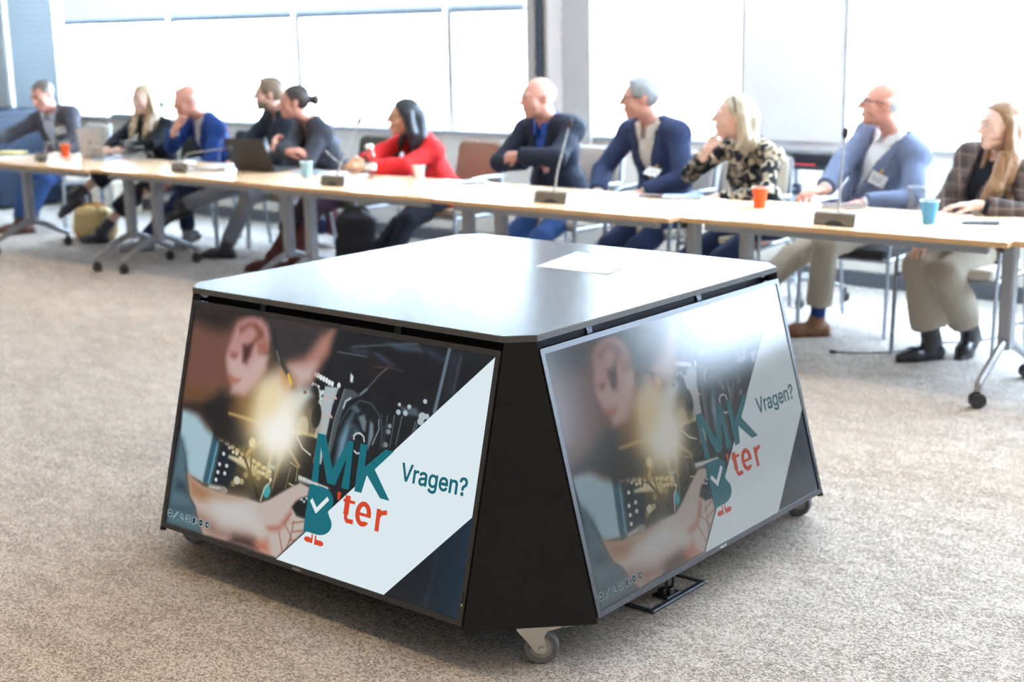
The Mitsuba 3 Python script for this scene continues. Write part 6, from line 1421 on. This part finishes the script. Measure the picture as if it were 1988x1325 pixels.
part(t, 'clamp_knob', cat(lathe([(0, 0), (0.030, 0), (0.032, 0.01), (0.032, 0.055), (0.028, 0.065), (0, 0.065)], 18, (-4.03, FY + 0.04, 0.635)), tube([(-4.03, FY + 0.02, 0.665), (-4.03, FY - 0.03, 0.665)], 0.016, 10)), 'tray_dark')
for k in range(5):
    a = 0.3 + k * 2 * math.pi / 5; d = np.array([math.cos(a), math.sin(a), 0]); b0 = np.array([-4.03, FY + 0.04, 0.12])
    part(t, 'foot', tube([b0, b0 + d * 0.15 + [0, 0, 0.0], b0 + d * 0.31 - [0, 0, 0.035]], [0.020, 0.018, 0.014], 8, r2=[0.016, 0.014, 0.012]), 'chart_frame')
    e = b0 + d * 0.31
    part(t, 'castor', cat(xf(lathe([(0, -0.018), (0.022, -0.018), (0.026, -0.012), (0.026, 0.012), (0.022, 0.018), (0, 0.018)], 18), frame_mat([e[0], e[1], 0.0265], [math.cos(a + 1), math.sin(a + 1), 0], [0, 0, 1], [math.sin(a + 1), -math.cos(a + 1), 0])), lathe([(0, 0.04), (0.008, 0.04), (0.008, 0.085), (0, 0.085)], 10, (e[0], e[1], 0))), 'castor_black')
def marker(x0, m, label):
    t = thing('marker', label, 'marker'); A = frame_mat([x0, FY - 0.088, 0.8235], [0, 0, 1], [0, 1, 0], [-1, 0, 0]) if False else frame_mat([x0, FY - 0.088, 0.8235], [0, 1, 0], [0, 0, 1], [1, 0, 0])
    part(t, 'barrel', xf(lathe([(0, 0), (0.009, 0.001), (0.010, 0.006), (0.010, 0.095), (0.009, 0.097), (0, 0.097)], 14), A), m)
    part(t, 'cap', xf(lathe([(0, 0.098), (0.0105, 0.098), (0.0108, 0.13), (0.009, 0.138), (0, 0.139)], 14), A), m)
marker(-4.13, 'marker_blue', 'blue marker lying in the flip chart tray'); marker(-3.98, 'marker_red', 'red marker lying in the flip chart tray')

# ---------------------------------------------------------------- bags, coat, cabinet, things on the sill, cable
mat('bag_mustard', (196, 146, 52), 0.5); mat('bag_beige', (206, 180, 122), 0.6); mat('bag_black', (26, 28, 34), 0.7); mat('coat_navy', (34, 46, 84), 0.85); mat('coat_maroon', (72, 30, 40), 0.85); mat('rack_blue', (26, 42, 62), 0.45); mat('rack_dark', (22, 28, 38), 0.5); mat('carton_card', (226, 218, 200), 0.8)
def soft_bag(cx, cy, w, d, h, m, seed, taper=0.8, yaw=0.0):
    S = Sdf(0.05); c, s_ = math.cos(yaw), math.sin(yaw); q = lambda x, y, z: (cx + c * x - s_ * y, cy + s_ * x + c * y, z)
    r = d * 0.42
    for z, f in ((r * 0.9, 1.0), (h * 0.5, 0.95), (h - r * 0.6, taper)):
        S.cone(q(-(w / 2 - r) * f, 0, z), q((w / 2 - r) * f, 0, z), r, r)
    S.cut(lambda p: 0.002 - p[..., 2])
    return ruffle(smooth_mesh(S.mesh(0.012), 3), 0.012, 9, seed)
def bag(label, cx, cy, w, d, h, m, seed, yaw=0.0, m2=None, strap=0.16):
    t = thing('bag', label, 'bag'); part(t, 'body', soft_bag(cx, cy, w, d, h, m, seed, yaw=yaw), m, smooth=True)
    c, s_ = math.cos(yaw), math.sin(yaw)
    for k in (-1, 1):
        P = curve([(cx + c * x - s_ * k * d * 0.2, cy + s_ * x + c * k * d * 0.2, z) for x, z in ((-w * 0.22, h * 0.78), (-w * 0.20, h + strap * 0.6), (0, h + strap), (w * 0.20, h + strap * 0.6), (w * 0.22, h * 0.78))], 6)
        part(t, 'strap', tube(P, 0.012, 8, r2=0.003, up=(0, 1, 0)), m2 or m)
    part(t, 'flap', soft_bag(cx, cy - d * 0.16, w * 0.8, d * 0.5, h * 0.55, m, seed + 1, yaw=yaw), m2 or m, smooth=True)
bag('mustard yellow handbag on the floor below the raised boot of the blonde woman', -10.05, 6.55, 0.44, 0.18, 0.24, 'bag_beige', 2, 0.2, 'bag_mustard', 0.05)
bag('black rucksack on the floor between the woman with the bun and the woman in red', -6.93, 6.58, 0.34, 0.22, 0.40, 'bag_black', 4, 0.3, None, 0.05)
bag('black bag on the carpet at the right edge of the photo', -2.30, 7.30, 0.40, 0.24, 0.26, 'bag_black', 6, 0.1, None, 0.06)
t = thing('coat', 'navy coat with maroon lining hanging from the tan chair of the bearded man', 'coat')
S = Sdf(0.05); S.cone((-8.32, 7.43, 0.80), (-8.06, 7.43, 0.80), 0.05, 0.05).cone((-8.34, 7.42, 0.40), (-8.02, 7.42, 0.40), 0.06, 0.06).cone((-8.30, 7.40, 0.13), (-7.98, 7.40, 0.16), 0.06, 0.06)
part(t, 'cloth', ruffle(smooth_mesh(S.mesh(0.012), 2), 0.03, 8, 8, (1, 1, 0.3)), 'coat_navy', smooth=True)
S = Sdf(0.04); S.cone((-8.05, 7.33, 0.46), (-7.99, 7.33, 0.14), 0.05, 0.05); part(t, 'lining', ruffle(smooth_mesh(S.mesh(0.012), 2), 0.02, 8, 3), 'coat_maroon', smooth=True, label='maroon lining')
# low audio rack in the far left corner
t = thing('equipment_rack', 'low dark blue equipment rack with small blue lights in the far left corner', 'equipment rack')
rx0, rx1, ry0, ry1 = -13.62, -12.60, 7.15, 7.85
part(t, 'case', cat(box(rx0, rx1, ry0 + 0.03, ry1, 0.04, 0.92), box(rx0 - 0.02, rx1 + 0.02, ry0, ry1 + 0.02, 0.92, 0.95, 0.004)), 'rack_blue', smooth=False)
part(t, 'plinth', box(rx0 + 0.03, rx1 - 0.03, ry0 + 0.06, ry1 - 0.03, 0, 0.04), 'rack_dark', smooth=False)
for k in range(6):
    z = 0.08 + k * 0.135; u = part(t, 'drawer', box(rx0 + 0.03, rx1 - 0.03, ry0 + 0.008, ry0 + 0.032, z, z + 0.118, 0.004), 'rack_dark' if k in (1, 5) else 'rack_blue')
    part(u, 'grip', box(rx1 - 0.30, rx1 - 0.18, ry0 - 0.012, ry0 + 0.01, z + 0.05, z + 0.065, 0.003), 'chair_steel')
for k, (x, z) in enumerate(((-12.80, 0.40), (-12.72, 0.40))):
    part(t, 'status_light', box(x, x + 0.05, ry0 - 0.001, ry0 + 0.008, z, z + 0.02), 'rack_dark', smooth=False, label='small blue status light', emitter={'type': 'area', 'radiance': {'type': 'rgb', 'value': [0.05, 0.12, 2.0]}})
t = thing('carton', 'cream cardboard carton on the floor by the window behind the grey blazer man', 'box')
part(t, 'body', box(-11.60, -11.22, 7.55, 7.85, 0, 0.30, 0.004), 'carton_card'); part(t, 'flap', box(-11.61, -11.21, 7.54, 7.70, 0.30, 0.306, 0.002), 'carton_card')
part(t, 'tape', box(-11.60 + 0.16, -11.60 + 0.21, 7.546, 7.71, 0.08, 0.3075), 'cover_blue_grey', smooth=False)
t = thing('folder_stack', 'stack of grey folders on the window sill behind the blonde woman', 'folders')
for k in range(4):
    a = (0.1, -0.12, 0.05, -0.04)[k]; M = frame_mat([-11.45 + 0.02 * k, 7.93, SILL + 0.004 + 0.014 * k], [math.cos(a), math.sin(a), 0], [-math.sin(a), math.cos(a), 0], [0, 0, 1])
    part(t, 'folder', xf(box(-0.20, 0.20, -0.10, 0.10, 0, 0.0125, 0.002), M), ('sill_grey', 'chart_frame', 'sill_grey', 'carton_card')[k])
mat('plant_leaf', (126, 138, 104), 0.6); mat('pot_white', (228, 228, 224), 0.5)
t = thing('potted_plant', 'small grey-green potted plant on the window sill behind the bald man in blue', 'plant')
px_, py_ = -10.95, 7.92
part(t, 'pot', lathe([(0, 0), (0.045, 0), (0.062, 0.085), (0.056, 0.085), (0.052, 0.075), (0, 0.075)], 24, (px_, py_, SILL + 0.005)), 'pot_white')
rp = random.Random(3)
for k in range(26):
    a, b = rp.uniform(0, 2 * math.pi), rp.uniform(0.2, 1.1); d = np.array([math.cos(a) * math.sin(b), math.sin(a) * math.sin(b) * 0.6, math.cos(b)]); o = np.array([px_, py_, SILL + 0.08]); ln = rp.uniform(0.10, 0.17)
    m = trimesh.creation.icosphere(1, 1.0); sd = unit(np.cross(d, [0.2, 0.1, 1])); m.apply_transform(frame_mat(o + d * ln * 0.6, sd * 0.022, np.cross(d, sd) * 0.004, d * ln * 0.45)); part(t, 'leaf', m, 'plant_leaf', smooth=True)
t = thing('cable', 'thin dark cable with a small plug on the carpet below the chairs at right', 'cable')
P = curve([(-3.138, 6.262, 0.006), (-3.02, 6.33, 0.004), (-2.90, 6.46, 0.004), (-2.84, 6.72, 0.004), (-2.72, 6.86, 0.004), (-2.62, 7.05, 0.004), (-2.66, 7.35, 0.004), (-2.60, 7.8, 0.004)], 8)
part(t, 'sheath', tube(P, 0.0032, 6), 'cable_black'); part(t, 'plug', box(-3.165, -3.13, 6.248, 6.27, 0.001, 0.013, 0.003), 'cable_black')
